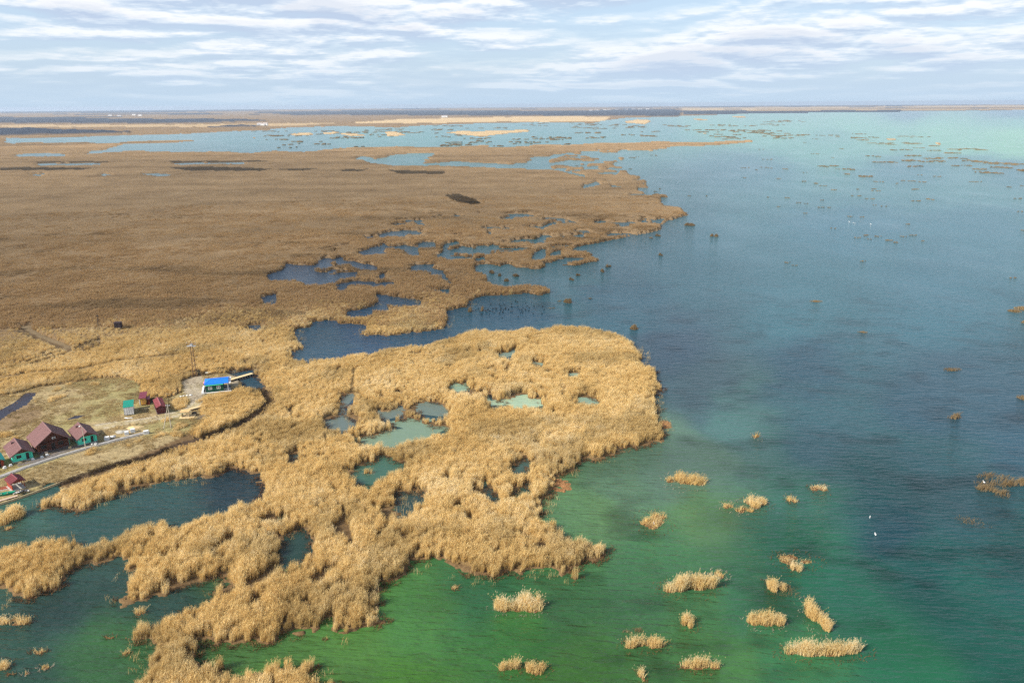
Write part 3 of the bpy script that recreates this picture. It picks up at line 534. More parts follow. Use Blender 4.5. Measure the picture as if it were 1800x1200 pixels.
# ------------------------------------------------------------------ stalks
def tuft_mesh(name, seed, R, n, hmin, hmax, w, mat_, plume=True, lean=0.16, leaves=2):
    rr = np.random.RandomState(seed); V = []; Fc = []; bl = []
    def tri(a, b, c, v):
        k = len(V); V.extend([a, b, c]); Fc.append([k, k + 1, k + 2]); bl.append(v)
    for i in range(n):
        a = rr.uniform(0, 2 * math.pi); q = R * math.sqrt(rr.uniform()); bx, by = q * math.cos(a), q * math.sin(a)
        h = rr.uniform(hmin, hmax) * (1 - .12 * q / R); az = rr.uniform(0, math.pi); wx, wy = math.cos(az) * w / 2, math.sin(az) * w / 2
        lx = rr.normal() * lean * h + .10 * h; ly = rr.normal() * lean * h + .05 * h
        tx, ty, tz = bx + lx, by + ly, h; mx_, my_, mz = bx + lx * .35, by + ly * .35, h * .55; v = rr.uniform()
        k = len(V); V.extend([(bx - wx, by - wy, -.2), (bx + wx, by + wy, -.2), (mx_ + wx, my_ + wy, mz), (mx_ - wx, my_ - wy, mz), (tx, ty, tz)]); Fc.append([k, k + 1, k + 2, k + 3]); Fc.append([k + 3, k + 2, k + 4]); bl += [v, v]
        for j in range(leaves):
            f = rr.uniform(.35, .9); sx, sy, sz = bx + lx * f * .8, by + ly * f * .8, h * f; a2 = rr.uniform(0, 6.28); l = h * rr.uniform(.18, .32)
            ex, ey, ez = sx + l * math.cos(a2), sy + l * math.sin(a2), sz + l * rr.uniform(.3, 1.5); px_, py_ = -math.sin(a2) * w * .5, math.cos(a2) * w * .5
            tri((sx - px_, sy - py_, sz), (sx + px_, sy + py_, sz), (ex, ey, ez), v * .7 + .1)
        if plume:
            l = .13 * h; ax = rr.uniform(0, 6.28); ox, oy = math.cos(ax) * w * .62, math.sin(ax) * w * .62
            k = len(V); V.extend([(tx - lx * .06, ty - ly * .06, tz - l * .6), (tx + ox, ty + oy, tz), (tx + .12 * h * .5, ty, tz + l * .5), (tx - ox, ty - oy, tz)]); Fc.append([k, k + 1, k + 2, k + 3]); bl.append(.45 + .5 * v)
    me = mesh_from(name, V, Fc, [mat_]); at_ = me.attributes.new('blade', 'FLOAT', 'FACE'); at_.data.foreach_set('value', np.array(bl, np.float32)); return me
def scatter(name, label, pts, rot, scl, tone, meshes, group=None):
    c = bpy.data.collections.new(name + '_kinds')
    for i, me in enumerate(meshes): c.objects.link(bpy.data.objects.new('%s_kind_%d' % (name, i), me))
    me = bpy.data.meshes.new(name); me.vertices.add(len(pts)); me.vertices.foreach_set('co', pts.astype(np.float32).ravel())
    for nm, v in (('rot', rot), ('scl', scl), ('tone', tone)):
        q = me.attributes.new(nm, 'FLOAT', 'POINT'); q.data.foreach_set('value', np.asarray(v, np.float32))
    q = me.attributes.new('pick', 'INT', 'POINT'); q.data.foreach_set('value', RS.randint(0, len(meshes), len(pts)).astype(np.int32))
    for mt in meshes[0].materials: me.materials.append(mt)
    ob = link(name, me, kind='stuff', label=label)
    ng = bpy.data.node_groups.new(name, 'GeometryNodeTree'); ng.interface.new_socket('Geometry', in_out='INPUT', socket_type='NodeSocketGeometry'); ng.interface.new_socket('Geometry', in_out='OUTPUT', socket_type='NodeSocketGeometry')
    gi = ng.nodes.new('NodeGroupInput'); go = ng.nodes.new('NodeGroupOutput'); ip = ng.nodes.new('GeometryNodeInstanceOnPoints'); ci = ng.nodes.new('GeometryNodeCollectionInfo')
    ci.inputs['Collection'].default_value = c; ci.inputs['Separate Children'].default_value = True; ci.inputs['Reset Children'].default_value = True
    def attr(nm, ty='FLOAT'):
        n = ng.nodes.new('GeometryNodeInputNamedAttribute'); n.data_type = ty; n.inputs['Name'].default_value = nm; return n.outputs['Attribute']
    cx = ng.nodes.new('ShaderNodeCombineXYZ'); ng.links.new(attr('rot'), cx.inputs[2])
    ng.links.new(gi.outputs[0], ip.inputs['Points']); ng.links.new(ci.outputs[0], ip.inputs['Instance']); ip.inputs['Pick Instance'].default_value = True
    ng.links.new(attr('pick', 'INT'), ip.inputs['Instance Index']); ng.links.new(cx.outputs[0], ip.inputs['Rotation']); ng.links.new(attr('scl'), ip.inputs['Scale']); ng.links.new(ip.outputs[0], go.inputs[0])
    md = ob.modifiers.new('scatter', 'NODES'); md.node_group = ng; return ob
def field(x0, x1, y0, y1, s, az=38.5):
    gx, gy = np.meshgrid(np.arange(x0, x1, s), np.arange(y0, y1, s)); gx = gx + RS.uniform(-.5, .5, gx.shape) * s; gy = gy + RS.uniform(-.5, .5, gy.shape) * s
    k = np.abs(np.degrees(np.arctan2(gx, gy))) < az; return gx[k], gy[k]
def REED_ZONE(x, y, e=.45):
    r = land(x, y) & ~open_(x, y)
    for dx, dy in ((e, 0), (-e, 0), (0, e), (0, -e)): r = r & land(x + dx, y + dy)
    return r
kinds = [tuft_mesh('reed_tuft', 100 + i, .9, 62, 1.7, 3.3, .062, M_REED, lean=.10) for i in range(6)]
x, y = field(-260, 140, 88, 430, .88)
k = (np.hypot(x, y) < 430) & REED_ZONE(x, y) & ~thinning(x, y); x, y = x[k], y[k]
hn = fbm(x / 9, y / 9, 33, 3); h2 = fbm(x / 1.9, y / 2.6, 37, 2); sc = (0.62 + .44 * hn + .16 * h2) * RS.uniform(.72, 1.2, len(x))
sf = zones(x, y, mSoft); sc = np.where(sf, sc * .55, sc); hin = (x < -22) & (y > 205 + 0.0 * x) & (y > 236 - (x + 22) * .12); sc = np.where(hin, sc * .68, sc * .9)
rim = ~(land(x + 2.6, y) & land(x - 2.6, y) & land(x, y + 2.6) & land(x, y - 2.6)); kk = ~rim | (RS.uniform(size=len(x)) > .30); x, y, sc, rim, sf = x[kk], y[kk], sc[kk], rim[kk], sf[kk]; sc = np.where(rim, sc * RS.uniform(.5, 1.08, len(x)), sc)
lw = zones(x, y, mLow, .2); sc = np.where(lw, sc * .42, sc); tone = np.where(sf, .35, 0) + np.clip((fbm(x / 14, y / 18, 88, 4) - .56) * 2.2, 0, .22)
keep = (np.hypot(x, y) < 370) | (RS.uniform(size=len(x)) < np.clip((430 - np.hypot(x, y)) / 60, 0, 1)); x, y, sc, tone = x[keep], y[keep], sc[keep], tone[keep]
print('near tufts', len(x))
scatter('golden_reeds', 'golden dry reeds covering the near peninsula between the ponds', np.stack([x, y, np.full(len(x), .1)], 1), RS.uniform(0, .9, len(x)) + np.where(RS.uniform(size=len(x)) > .5, 0, 5.4), sc, tone, kinds)
# debris fringe where the bed meets the water
kinds = [tuft_mesh('fringe_tuft', 140 + i, 1.0, 16, .5, 1.3, .12, MATS['peat_mat'], plume=False, lean=.7, leaves=1) for i in range(3)]
x, y = field(-200, 130, 88, 300, .9)
L0 = land(x, y) & ~zones(x, y, mClear, .4); edge = ~L0 & (land(x + 1.2, y) | land(x - 1.2, y) | land(x, y + 1.8)) & (fbm(x / 8, y / 8, 14, 2) > .45)
x, y = x[edge], y[edge]; scatter('reed_litter', 'brown broken reed litter along the water line', np.stack([x, y, np.full(len(x), -.25)], 1), RS.uniform(0, 6.28, len(x)), RS.uniform(.5, 1., len(x)), np.zeros(len(x)), kinds)
# mid distance
kinds = [tuft_mesh('marsh_tuft', 200 + i, 1.8, 44, 2.0, 3.2, .2, M_MIDR, plume=False, lean=.2, leaves=2) for i in range(5)]
x, y = field(-720, 420, 360, 1000, 2.1)
dd = np.hypot(x, y); k = (dd > 370 - 30 * RS.uniform(size=len(x))) & (dd < 900) & (RS.uniform(size=len(x)) < np.clip((1000 - dd) / 300, 0, 1)) & REED_ZONE(x, y, 1.0) & ~(thinning(x, y)); x, y = x[k], y[k]
print('mid tufts', len(x))
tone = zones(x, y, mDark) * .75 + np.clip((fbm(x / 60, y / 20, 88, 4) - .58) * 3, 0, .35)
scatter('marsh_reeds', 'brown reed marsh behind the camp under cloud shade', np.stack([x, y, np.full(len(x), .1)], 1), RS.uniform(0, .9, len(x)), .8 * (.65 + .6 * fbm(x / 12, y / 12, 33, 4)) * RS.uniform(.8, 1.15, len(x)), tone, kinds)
# camp grass
kinds_g = [tuft_mesh('grass_tuft', 300 + i, .8, 34, .18, .5, .06, M_GRASS, plume=False, lean=.5, leaves=1) for i in range(3)]
x, y = field(-200, -40, 150, 330, .9, 42); k = zones(x, y, mClear2, .4) & land(x, y, None) & ~zones(x, y, mWide, .4) & ~zones(x, y, mGrav, .4) & ~zones(x, y, mPud, .4) & (fbm(x / 6, y / 6, 12, 3) > .43); x, y = x[k], y[k]
GRASS_PTS = (x, y)
kinds2 = [tuft_mesh('tall_grass_tuft', 320 + i, .9, 44, .6, 1.5, .07, M_REED, plume=False, lean=.3, leaves=1) for i in range(3)]
x2, y2 = field(-200, -40, 150, 330, .8, 42); k = (zones(x2, y2, mMid, .4) | (zones(x2, y2, mClear2, .4) & (fbm(x2 / 6, y2 / 6, 19, 3) > .76) & zones(x2, y2, mClear2, .4))) & land(x2, y2, None) & ~zones(x2, y2, mRoad, .4) & ~zones(x2, y2, mGrav, .4); x2, y2 = x2[k], y2[k]
MID_PTS = (x2, y2)
# ditch brush
kinds3 = [tuft_mesh('brush_tuft', 340 + i, .8, 36, .4, 1.3, .06, M_BRUSH, plume=False, lean=.4, leaves=2) for i in range(3)]
x3, y3 = field(-200, -40, 150, 330, .9, 42); k = zones(x3, y3, mDitch, .2) & (fbm(x3 / 4, y3 / 4, 29, 3) > .36); x3, y3 = x3[k], y3[k]
scatter('ditch_brush', 'dark brown brush filling the ditch below the bank', np.stack([x3, y3, np.full(len(x3), .1)], 1), RS.uniform(0, 6.28, len(x3)), RS.uniform(.6, 1.1, len(x3)), np.zeros(len(x3)), kinds3)
# ------------------------------------------------------------------ buildings of the camp
GZ = 0.45
FOOT = []     # footprints kept free of grass (x, y, radius)
def root(name, label, cat, px, py, ang=0.0, group=None, z=GZ):
    p = at(px, py, z); o = link(name, None, label=label, cat=cat, group=group, loc=(p[0], p[1], z), rz=math.radians(ang)); return o
def foot(o, w, d, pad=.6):
    a = o.rotation_euler[2]; c, s = math.cos(a), math.sin(a)
    for u in np.arange(-pad, w + pad + .01, .7):
        for v in np.arange(-pad, d + pad + .01, .7): FOOT.append((o.location.x + u * c - v * s, o.location.y + u * s + v * c))
BROWN = mat('brown_sheet_roof', (0.185, 0.092, 0.085), .55, .4, .07, .7)
BROWNW = mat('brown_plank_wall', (0.13, 0.045, 0.025), .7, .3, .25, 3)
ORANGEW = mat('varnished_plank_wall', (0.36, 0.14, 0.05), .65, .3, .2, 3)
TEAL = mat('mint_render', (0.10, 0.74, 0.51), .8, .2, .05, 1.5)
TEALD = mat('mint_trim', (0.05, 0.36, 0.26), .7, .2, .08, 2)
WHITE = mat('white_paint', (0.72, 0.72, 0.70), .6, .3, .06, 2)
DARKG = mat('dark_window_glass', (0.012, 0.014, 0.018), .15, .5, .1)
DOORM = mat('dark_door', (0.02, 0.016, 0.014), .5, .3, .2)
CONC = mat('pale_concrete', (0.42, 0.40, 0.36), .9, .2, .13, 1.2, bump=.02)
CONCD = mat('dark_paving', (0.16, 0.14, 0.125), .9, .2, .2, 1.5)
WOODL = mat('pale_new_timber', (0.62, 0.47, 0.26), .8, .2, .12, 2)
WOODG = mat('grey_weathered_wood', (0.27, 0.23, 0.17), .9, .15, .25, 2.5)
METAL = mat('galvanised_metal', (0.35, 0.36, 0.37), .5, .5, .1)
STONE = mat('pale_rubble', (0.5, 0.48, 0.44), .9, .2, .3, 3)
def ribs(mb, x0, z0, x1, z1, y0, y1, step, t=.035):   # raised seams of a sheet roof slope running down the slope
    n = max(2, int((y1 - y0) / step)); dx, dz = x1 - x0, z1 - z0; L = math.hypot(dx, dz); nx_, nz_ = -dz / L, dx / L
    if nz_ < 0: nx_, nz_ = -nx_, -nz_
    for i in range(n + 1):
        y = y0 + .03 + (y1 - y0 - .06) * i / n; k = len(mb.V); w = .025
        for (yy) in (y - w, y + w):
            for (f, e) in ((0, .0), (1, .0), (1, t), (0, t)): mb.V.append((x0 + dx * f + nx_ * e, yy, z0 + dz * f + nz_ * e))
        mb.F += [[k, k + 1, k + 2, k + 3], [k + 7, k + 6, k + 5, k + 4], [k + 3, k + 2, k + 6, k + 7], [k, k + 4, k + 5, k + 1], [k + 1, k + 5, k + 6, k + 2], [k, k + 3, k + 7, k + 4]]
def gable_roof(r, w, d, he, hr, ov, of, ob, rm, seam=.45, th=.1, gable=None):
    s = (hr - he) / (w / 2)
    for sd, nm in ((-1, 'left'), (1, 'right')):
        m_ = MB(); xe = w / 2 + sd * (w / 2 + ov); ze = he - s * ov
        m_.prism([(w / 2, hr), (xe, ze), (xe, ze + th), (w / 2, hr + th)] if sd > 0 else [(w / 2, hr + th), (xe, ze + th), (xe, ze), (w / 2, hr)], -of, d + ob)
        ribs(m_, w / 2, hr + th + .004, xe, ze + th + .004, -of, d + ob, seam); m_.part('roof', rm, r)
        MB().box(xe - .05, xe + .05, -of + .02, d + ob - .02, ze - .12, ze - .004).part('gutter', rm, r)
    rc = MB(); rc.prism([(w / 2 - .22, hr + th - .02), (w / 2, hr + th + .12), (w / 2 + .22, hr + th - .02), (w / 2, hr + th + .02)], -of - .04, d + ob + .04); rc.part('ridge_cap', rm, r)
    for yy, in ((-of - .05,), (d + ob + .005,)):
        b = MB()
        for sd in (-1, 1):
            xe = w / 2 + sd * (w / 2 + ov); ze = he - s * ov
            b.prism([(w / 2, hr - .16), (xe, ze - .16), (xe, ze + th), (w / 2, hr + th)], yy, yy + .045)
        b.part('bargeboard', rm, r)
    if gable is not None:
        for yy in (.0, d - .12): MB().prism([(0.0, he), (w, he), (w / 2, hr)], yy, yy + .12).part('gable', gable, r)
def window(r, x0, x1, z0, z1, y=0.0, fm=WHITE, panes=1, axis='x', fr=.07):
    f = MB(); T = .05
    def bx(m_, a0, a1, b0, b1, q0, q1):
        (m_.box(a0, a1, y + q0, y + q1, b0, b1) if axis == 'x' else m_.box(y + q0, y + q1, a0, a1, b0, b1))
    bx(f, x0, x1, z0, z0 + fr, -T, .03); bx(f, x0, x1, z1 - fr, z1, -T, .03); bx(f, x0, x0 + fr, z0 + fr, z1 - fr, -T, .03); bx(f, x1 - fr, x1, z0 + fr, z1 - fr, -T, .03)
    for i in range(1, panes): c = x0 + (x1 - x0) * i / panes; bx(f, c - fr / 2, c + fr / 2, z0 + fr, z1 - fr, -T, .03)
    w_ = f.part('window', fm, r); p = MB(); bx(p, x0 + fr, x1 - fr, z0 + fr, z1 - fr, -.02, .01); p.part('pane', DARKG, w_); return w_
def door(r, x0, x1, z0, z1, y=0.0, m_=DOORM):
    d_ = MB().box(x0, x1, y - .04, y + .05, z0, z1).part('door', m_, r); MB().tube((x1 - .15, y - .1, z0 + 1), (x1 - .15, y - .03, z0 + 1), .04).part('handle', METAL, d_)
def cottage(px, py, ang, label, w=5.3, d=9.2, he=2.45, hr=4.05, stone='step'):
    r = root('cottage', label, 'cottage', px, py, ang, 'mint cottages with brown roofs'); foot(r, w, d, 1.2)
    MB().box(-.12, w + .12, -.12, d + .12, -.25, .22).part('foundation', CONC, r)
    MB().box(0, w, 0, d * .5, .22, he).part('wall', TEAL, r, label='mint rendered front walls')
    MB().box(0.0, w, d * .5 + .003, d, .22, he).part('wall', ORANGEW, r, label='brown plank rear walls')
    b = MB()
    for i in range(11): b.box(-.035, w + .035, d * .5 + .02, d + .035, .3 + i * .19, .3 + i * .19 + .13)
    b.part('cladding', ORANGEW, r)
    gable_roof(r, w, d, he, hr, .55, .95, .4, BROWN, gable=BROWNW)
    window(r, 1.15, 2.35, 1.05, 1.95, 0, DOORM, 2); window(r, .25, .62, 1.5, 1.9, 0, WHITE); door(r, 3.55, 4.35, .22, 2.2)
    window(r, 1.0, 2.2, 1.0, 1.9, 0, WHITE, 2, 'y')
    MB().box(4.62, 4.74, -.06, 0, .3, he).part('corner_trim', TEALD, r)
    v = MB().box(w * .24, w * .24 + .55, d * .72, d * .72 + .55, hr - 1.1, hr - .05).box(w * .24 - .08, w * .24 + .63, d * .72 - .08, d * .72 + .63, hr - .04, hr + .05).part('chimney', BROWN, r)
    MB().box(3.3, 4.7, -1.15, -.15, -.2, .16).part('doorstep', CONC, r); return r
cottage(22.9, 813.8, 41, 'mint green cottage with brown roof nearest the left edge, left of the big brown house')
cottage(138.5, 783.2, 41, 'mint green cottage with brown roof behind the lamp post, right of the big brown house')
# the large brown lodge
r = root('lodge', 'large dark brown plank house with steep brown roof between the two mint cottages', 'house', 66.5, 797.5, 42); w, d = 8.6, 8.4; foot(r, w, d, 1.4)
MB().box(-.1, w + .1, -.1, d + .1, -.25, .35).part('foundation', CONCD, r)
MB().box(0, w, 0, d, .35, 3.3).part('wall', BROWNW, r)
b = MB()
for i in range(14): b.box(-.04, w + .04, -.04, d + .04, .4 + i * .205, .4 + i * .205 + .15)
b.part('cladding', BROWNW, r)
b = MB()
for i in range(12): b.box(-.06, -.045, 1.4, 4.4, .5 + i * .2, .5 + i * .2 + .15)
b.part('cladding', ORANGEW, r, label='orange varnished boards on the sunlit side')
gable_roof(r, w, d, 3.3, 6.4, .75, 1.7, .6, BROWN, gable=BROWNW)
MB().box(.3, w - .3, -1.5, -.2, 2.95, 3.05).part('porch_beam', BROWNW, r)
for x_ in (.25, w - .25): MB().tube((x_, -1.45, -.2), (x_, -1.45, 3.3), .1).part('post', BROWNW, r)
MB().box(.1, w - .1, -1.7, -.12, -.2, .24).part('porch', CONCD, r)
window(r, 1.2, 2.6, 1.2, 2.3, -.045, DOORM, 2); window(r, 5.8, 7.2, 1.2, 2.3, -.045, DOORM, 2); door(r, 3.9, 4.9, .35, 2.5, -.045); window(r, 1.8, 3.4, 1.3, 2.3, -.065, ORANGEW, 2, 'y')
ac = MB().box(4.3, 5.25, -.42, -.06, 3.65, 4.25).part('air_conditioner', WHITE, r); MB().tube((4.85, -.45, 3.93), (4.85, -.42, 3.93), .22, n=12).part('fan_grille', DARKG, ac)
b = MB(); b.box(.5, 8.1, -1.72, -1.66, .9, .98); [b.box(.5 + i * .95, .56 + i * .95, -1.72, -1.66, .24, .9) for i in range(9)]; b.part('railing', BROWNW, r)
# mint shower hut between lodge and right cottage
r = root('outhouse', 'narrow mint green cabin squeezed between the big brown house and the right cottage', 'cabin', 117.5, 783.2, 42); foot(r, 1.2, 2)
MB().box(0, .9, 0, 1.7, 0, 2.5).part('wall', TEAL, r); MB().box(-.15, 1.25, -.2, 1.9, 2.5, 2.62).part('roof', TEALD, r); door(r, .15, .75, .1, 2, 0, TEALD)
# hut cut by the left edge
r = root('boathouse', 'teal roofed hut with red-brown walls cut off by the left edge', 'hut', -22, 826, 41); foot(r, 4.4, 5); w, d = 4.2, 5.5
MB().box(0, w, 0, d, 0, 2.2).part('wall', mat('red_brown_wall', (.32, .06, .03), .7, .2, .15), r); gable_roof(r, w, d, 2.2, 3.0, .45, .5, .3, mat('teal_sheet_roof', (.02, .28, .25), .5, .4, .06), gable=BROWNW)
door(r, 2.8, 3.5, .1, 1.9); window(r, .5, 1.6, .9, 1.6)
# gazebo
REDW = mat('red_stained_timber', (.30, .055, .03), .65, .3, .15, 2); REDR = mat('maroon_sheet_roof', (.17, .035, .04), .5, .4, .07, .7)
r = root('gazebo', 'open sided red timber gazebo with maroon roof by the water channel', 'gazebo', 22.5, 863, 48); w, d = 3.1, 4.2; foot(r, w, d)
MB().box(-.35, w + .1, -.35, d + .1, -.2, .14).part('floor', CONC, r)
for (x_, y_) in ((.08, .08), (w - .08, .08), (.08, d - .08), (w - .08, d - .08), (.08, d / 2), (w - .08, d / 2)): MB().box(x_ - .08, x_ + .08, y_ - .08, y_ + .08, .14, 2.35).part('post', REDW, r)
b = MB(); [b.box(0, .06, .16, d - .16, .2 + i * .21, .36 + i * .21) or b.box(w - .06, w, .16, d - .16, .2 + i * .21, .36 + i * .21) or b.box(.16, w - .16, d - .06, d, .2 + i * .21, .36 + i * .21) or b.box(.16, 1.2, 0, .06, .2 + i * .21, .36 + i * .21) or b.box(2.3, w - .16, 0, .06, .2 + i * .21, .36 + i * .21) for i in range(6)]; b.part('parapet', REDW, r)
b = MB(); b.box(0, w, 0, .08, 2.12, 2.35); b.box(0, w, d - .08, d, 2.12, 2.35); b.box(0, .08, .08, d - .08, 2.12, 2.35); b.box(w - .08, w, .08, d - .08, 2.12, 2.35); b.part('top_beam', REDW, r)
gable_roof(r, w, d, 2.35, 3.15, .35, .4, .35, REDR, .3, gable=REDW)
t_ = root('garden_table', 'small table with white things on it inside the red gazebo', 'table', 28.5, 853, 48, z=GZ + .14)
MB().box(-.5, .5, -.4, .4, .7, .75).part('tabletop', WOODL, t_); [MB().tube((sx * .42, sy * .33, 0), (sx * .42, sy * .33, .7), .03).part('leg', WOODG, t_) for sx in (-1, 1) for sy in (-1, 1)]
# sheds
def shed(name, label, px, py, ang, w, d, h0, h1, wm, rm, legs=.3, door_=True):   # mono pitch: h0 front height, h1 rear height
    r = root(name, label, 'shed', px, py, ang); foot(r, w, d)
    b = MB(); b.V = [(0, 0, legs), (w, 0, legs), (w, d, legs), (0, d, legs), (0, 0, h0), (w, 0, h0), (w, d, h1), (0, d, h1)]; b.F = [[3, 2, 1, 0], [4, 5, 6, 7], [0, 1, 5, 4], [1, 2, 6, 5], [2, 3, 7, 6], [3, 0, 4, 7]]; b.part('wall', wm, r)
    rf = MB(); s = (h1 - h0) / d; o_ = .22; rf.prism([(-o_, h0 - s * o_ + .01), (d + o_, h1 + s * o_ + .01), (d + o_, h1 + s * o_ + .1), (-o_, h0 - s * o_ + .1)], -.2, w + .2, 'x'); rf.V = [(c, u, z) for (c, u, z) in rf.V]
    n_ = int(w / .3)
    for i in range(n_ + 1):
        x_ = -.17 + (w + .34) * i / n_; k = len(rf.V); rf.V += [(x_ - .03, -o_, h0 - s * o_ + .1), (x_ + .03, -o_, h0 - s * o_ + .1), (x_ + .03, d + o_, h1 + s * o_ + .1), (x_ - .03, d + o_, h1 + s * o_ + .1), (x_, -o_, h0 - s * o_ + .15), (x_, d + o_, h1 + s * o_ + .15)]; rf.F += [[k, k + 4, k + 5, k + 3], [k + 4, k + 1, k + 2, k + 5], [k, k + 1, k + 4], [k + 3, k + 5, k + 2]]
    rf.part('roof', rm, r)
    [MB().box(x_, x_ + .2, y_, y_ + .2, -.1, legs).part('footing', CONCD, r) for x_ in (.05, w - .25) for y_ in (.05, d - .25)]; return r
GREENR = mat('green_sheet_roof', (.0, .25, .17), .5, .4, .06, .8)
r = shed('shed', 'white box shed with flat green roof, leftmost of the three sheds', 219.0, 731.0, 23, 2.9, 6.2, 3.0, 3.2, mat('white_sheet_wall', (.74, .74, .72), .55, .3, .14, 1.1), GREENR)
window(r, 1.6, 2.3, 1.3, 1.9, 0, WHITE, 1, 'y'); b = MB(); [b.box(-.03, 0, y_, y_ + .05, .32, 2.6) for y_ in np.arange(.1, 6.1, .5)]; [b.box(x_, x_ + .04, -.03, 0, .32, 2.6) for x_ in np.arange(.02, 2.95, .72)]; b.part('trim', mat('grey_trim', (.4, .41, .42), .6), r)
b = MB(); b.box(-1.5, -.3, .9, 1.0, .0, .08); b.box(-1.5, -.3, 1.7, 1.8, 0, .08); [b.box(-1.5 + i * .24, -1.42 + i * .24, .92, 1.78, .06 + i * .0, .12) for i in range(6)]; b.part('step_frame', WOODL, r)
r = shed('shed', 'yellow timber shed with maroon roof and red side door, rearmost of the three sheds', 246.0, 713.3, 18, 2.0, 5.8, 2.7, 2.95, mat('yellow_plank_wall', (.62, .36, .07), .7, .2, .12, 3), mat('dark_maroon_roof', (.19, .03, .05), .5, .4, .06))
MB().box(-.02, .25, -.05, 0, .3, 2.3).part('corner_board', WHITE, r); door(r, .9, 1.7, .35, 2.1, 0, mat('ochre_door', (.45, .22, .05), .7))
b = MB().box(1.98, 3.1, .1, 3.2, .2, .3).box(1.98, 3.1, 3.1, 3.2, .3, 2.0).part('lean_to', REDW, r, label='red open lean-to on the right side'); MB().box(1.96, 3.2, 0, 3.3, 2.1, 2.18).part('lean_to_roof', mat('dark_maroon_roof', (.19, .03, .05)), r); [MB().box(x_, x_ + .1, .05, .15, .0, 2.1).part('post', REDW, r) for x_ in (3.0,)]
r = root('shed', 'dark red gabled shed with crimson ribbed roof, rightmost of the three sheds', 'shed', 277.2, 728.3, 30); w, d = 2.7, 8.4; foot(r, w, d)
CRIM = mat('crimson_sheet_roof', (.27, .065, .07), .5, .4, .06, .7); MAR = mat('maroon_sheet_wall', (.10, .018, .022), .55, .3, .12, 1.5)
MB().box(0, w, 0, d, .1, 2.55).part('wall', MAR, r); gable_roof(r, w, d, 2.55, 3.1, .18, .22, .18, CRIM, .3, gable=MAR); door(r, .85, 1.8, .12, 2.0, -.003, MAR); b = MB(); [b.box(-.03, 0, y_, y_ + .05, .12, 2.2) for y_ in np.arange(.05, d, .3)]; [b.box(x_, x_ + .05, -.03, 0, .12, 2.2) for x_ in (.02, .4, 2.1, 2.45, 2.64)]; b.part('trim', MAR, r)
MB().box(-.15, w + .15, -.15, d + .15, -.15, .1).part('footing', CONCD, r)
# blue roofed house
DG = mat('dark_green_wall', (.006, .075, .045), .6, .3, .12, 2); BLUE = mat('blue_tarpaulin_roof', (.005, .16, .70), .5, .4, .05, .5, bump=.03)
r = root('green_house', 'dark green house under a bright blue roof beside the canal', 'house', 362.5, 690.4, 17); w, d = 6.0, 6.2; foot(r, 9, 7, 1.6)
MB().box(0, w, 0, d, .2, 3.15).part('wall', DG, r); b = MB(); [b.box(x_, x_ + .05, -.03, 0, .3, 2.2) for x_ in np.arange(.05, 6, .42)]; [b.box(-.03, 0, y_, y_ + .05, .3, 2.2) for y_ in np.arange(.05, 6, .42)]; b.part('batten', DG, r)
MB().box(-.08, w + .08, -.26, -.03, 2.65, 3.1).part('fascia', TEAL, r)
for x_ in (.85, 3.75): window(r, x_, x_ + 1.3, 1.1, 2.25, 0, WHITE, 2, fr=.14); 
for x_ in (.85, 3.75): MB().box(x_ + .14, x_ + 1.16, -.055, -.02, 1.63, 1.71).part('glazing_bar', WHITE, r)
window(r, 2.2, 3.5, 1.0, 2.0, 0, WHITE, 2, 'y', .12)
rf = MB(); hw = 7.9   # hipped roof reaching over the side porch
zt, ze = 4.1, 3.2; V = [(-.45, -.3, ze), (hw, -.3, ze), (hw, d + .6, ze), (-.45, d + .6, ze), (1.9, d / 2, zt), (hw, d / 2 + .1, zt - .1)]
rf.V = V + [(x_, y_, z_ - .1) for x_, y_, z_ in V]; rf.F = [[0, 1, 5, 4], [3, 0, 4], [2, 3, 4, 5], [2, 5, 1], [6, 7, 1, 0], [9, 6, 0, 3], [8, 9, 3, 2], [7, 8, 2, 1], [10, 11, 7, 6][::1], [10, 6, 9], [11, 10, 9, 8], [7, 11, 8]]; rf.part('roof', BLUE, r)
b = MB().tube((1.9, d / 2, zt + .02), (hw, d / 2 + .1, zt - .08), .07).tube((-.45, -.3, ze + .02), (1.9, d / 2, zt + .02), .06).tube((-.45, d + .6, ze + .02), (1.9, d / 2, zt + .02), .06).part('ridge_cap', BLUE, r)
MB().box(hw + .01, hw + .75, -.3, d + .7, 3.02, 3.08).part('eave_board', WHITE, r)
for y_ in (-.1, 2.8, 5.8): MB().box(7.55, 7.7, y_, y_ + .15, .2, 3.1).part('post', WHITE, r)
MB().box(-.9, 8.4, -.35, d + .2, -.15, .2).part('terrace', CONCD, r)
MB().box(-.5, 8.7, -.75, -.35, -.2, .22).part('kerb', WHITE, r); MB().box(-1.5, -.9, -1.1, 6.8, -.2, .55).part('kerb', WHITE, r); MB().box(5.9, 8.4, 1.2, 1.55, .2, .5).part('kerb', WHITE, r); MB().box(-1.55, -.5, -1.3, -.75, -.2, .6).part('kerb', WHITE, r)
PINK = mat('pink_plastic', (.8, .2, .45), .5)
o_ = root('float_ring', 'small pink ball-like buoy at the left corner of the blue roof', 'buoy', 359, 672.6, 0, z=3.0); MB().lump((0, 0, .0), .38, .38, .32, rough=.02).part('ball', PINK, o_, True)
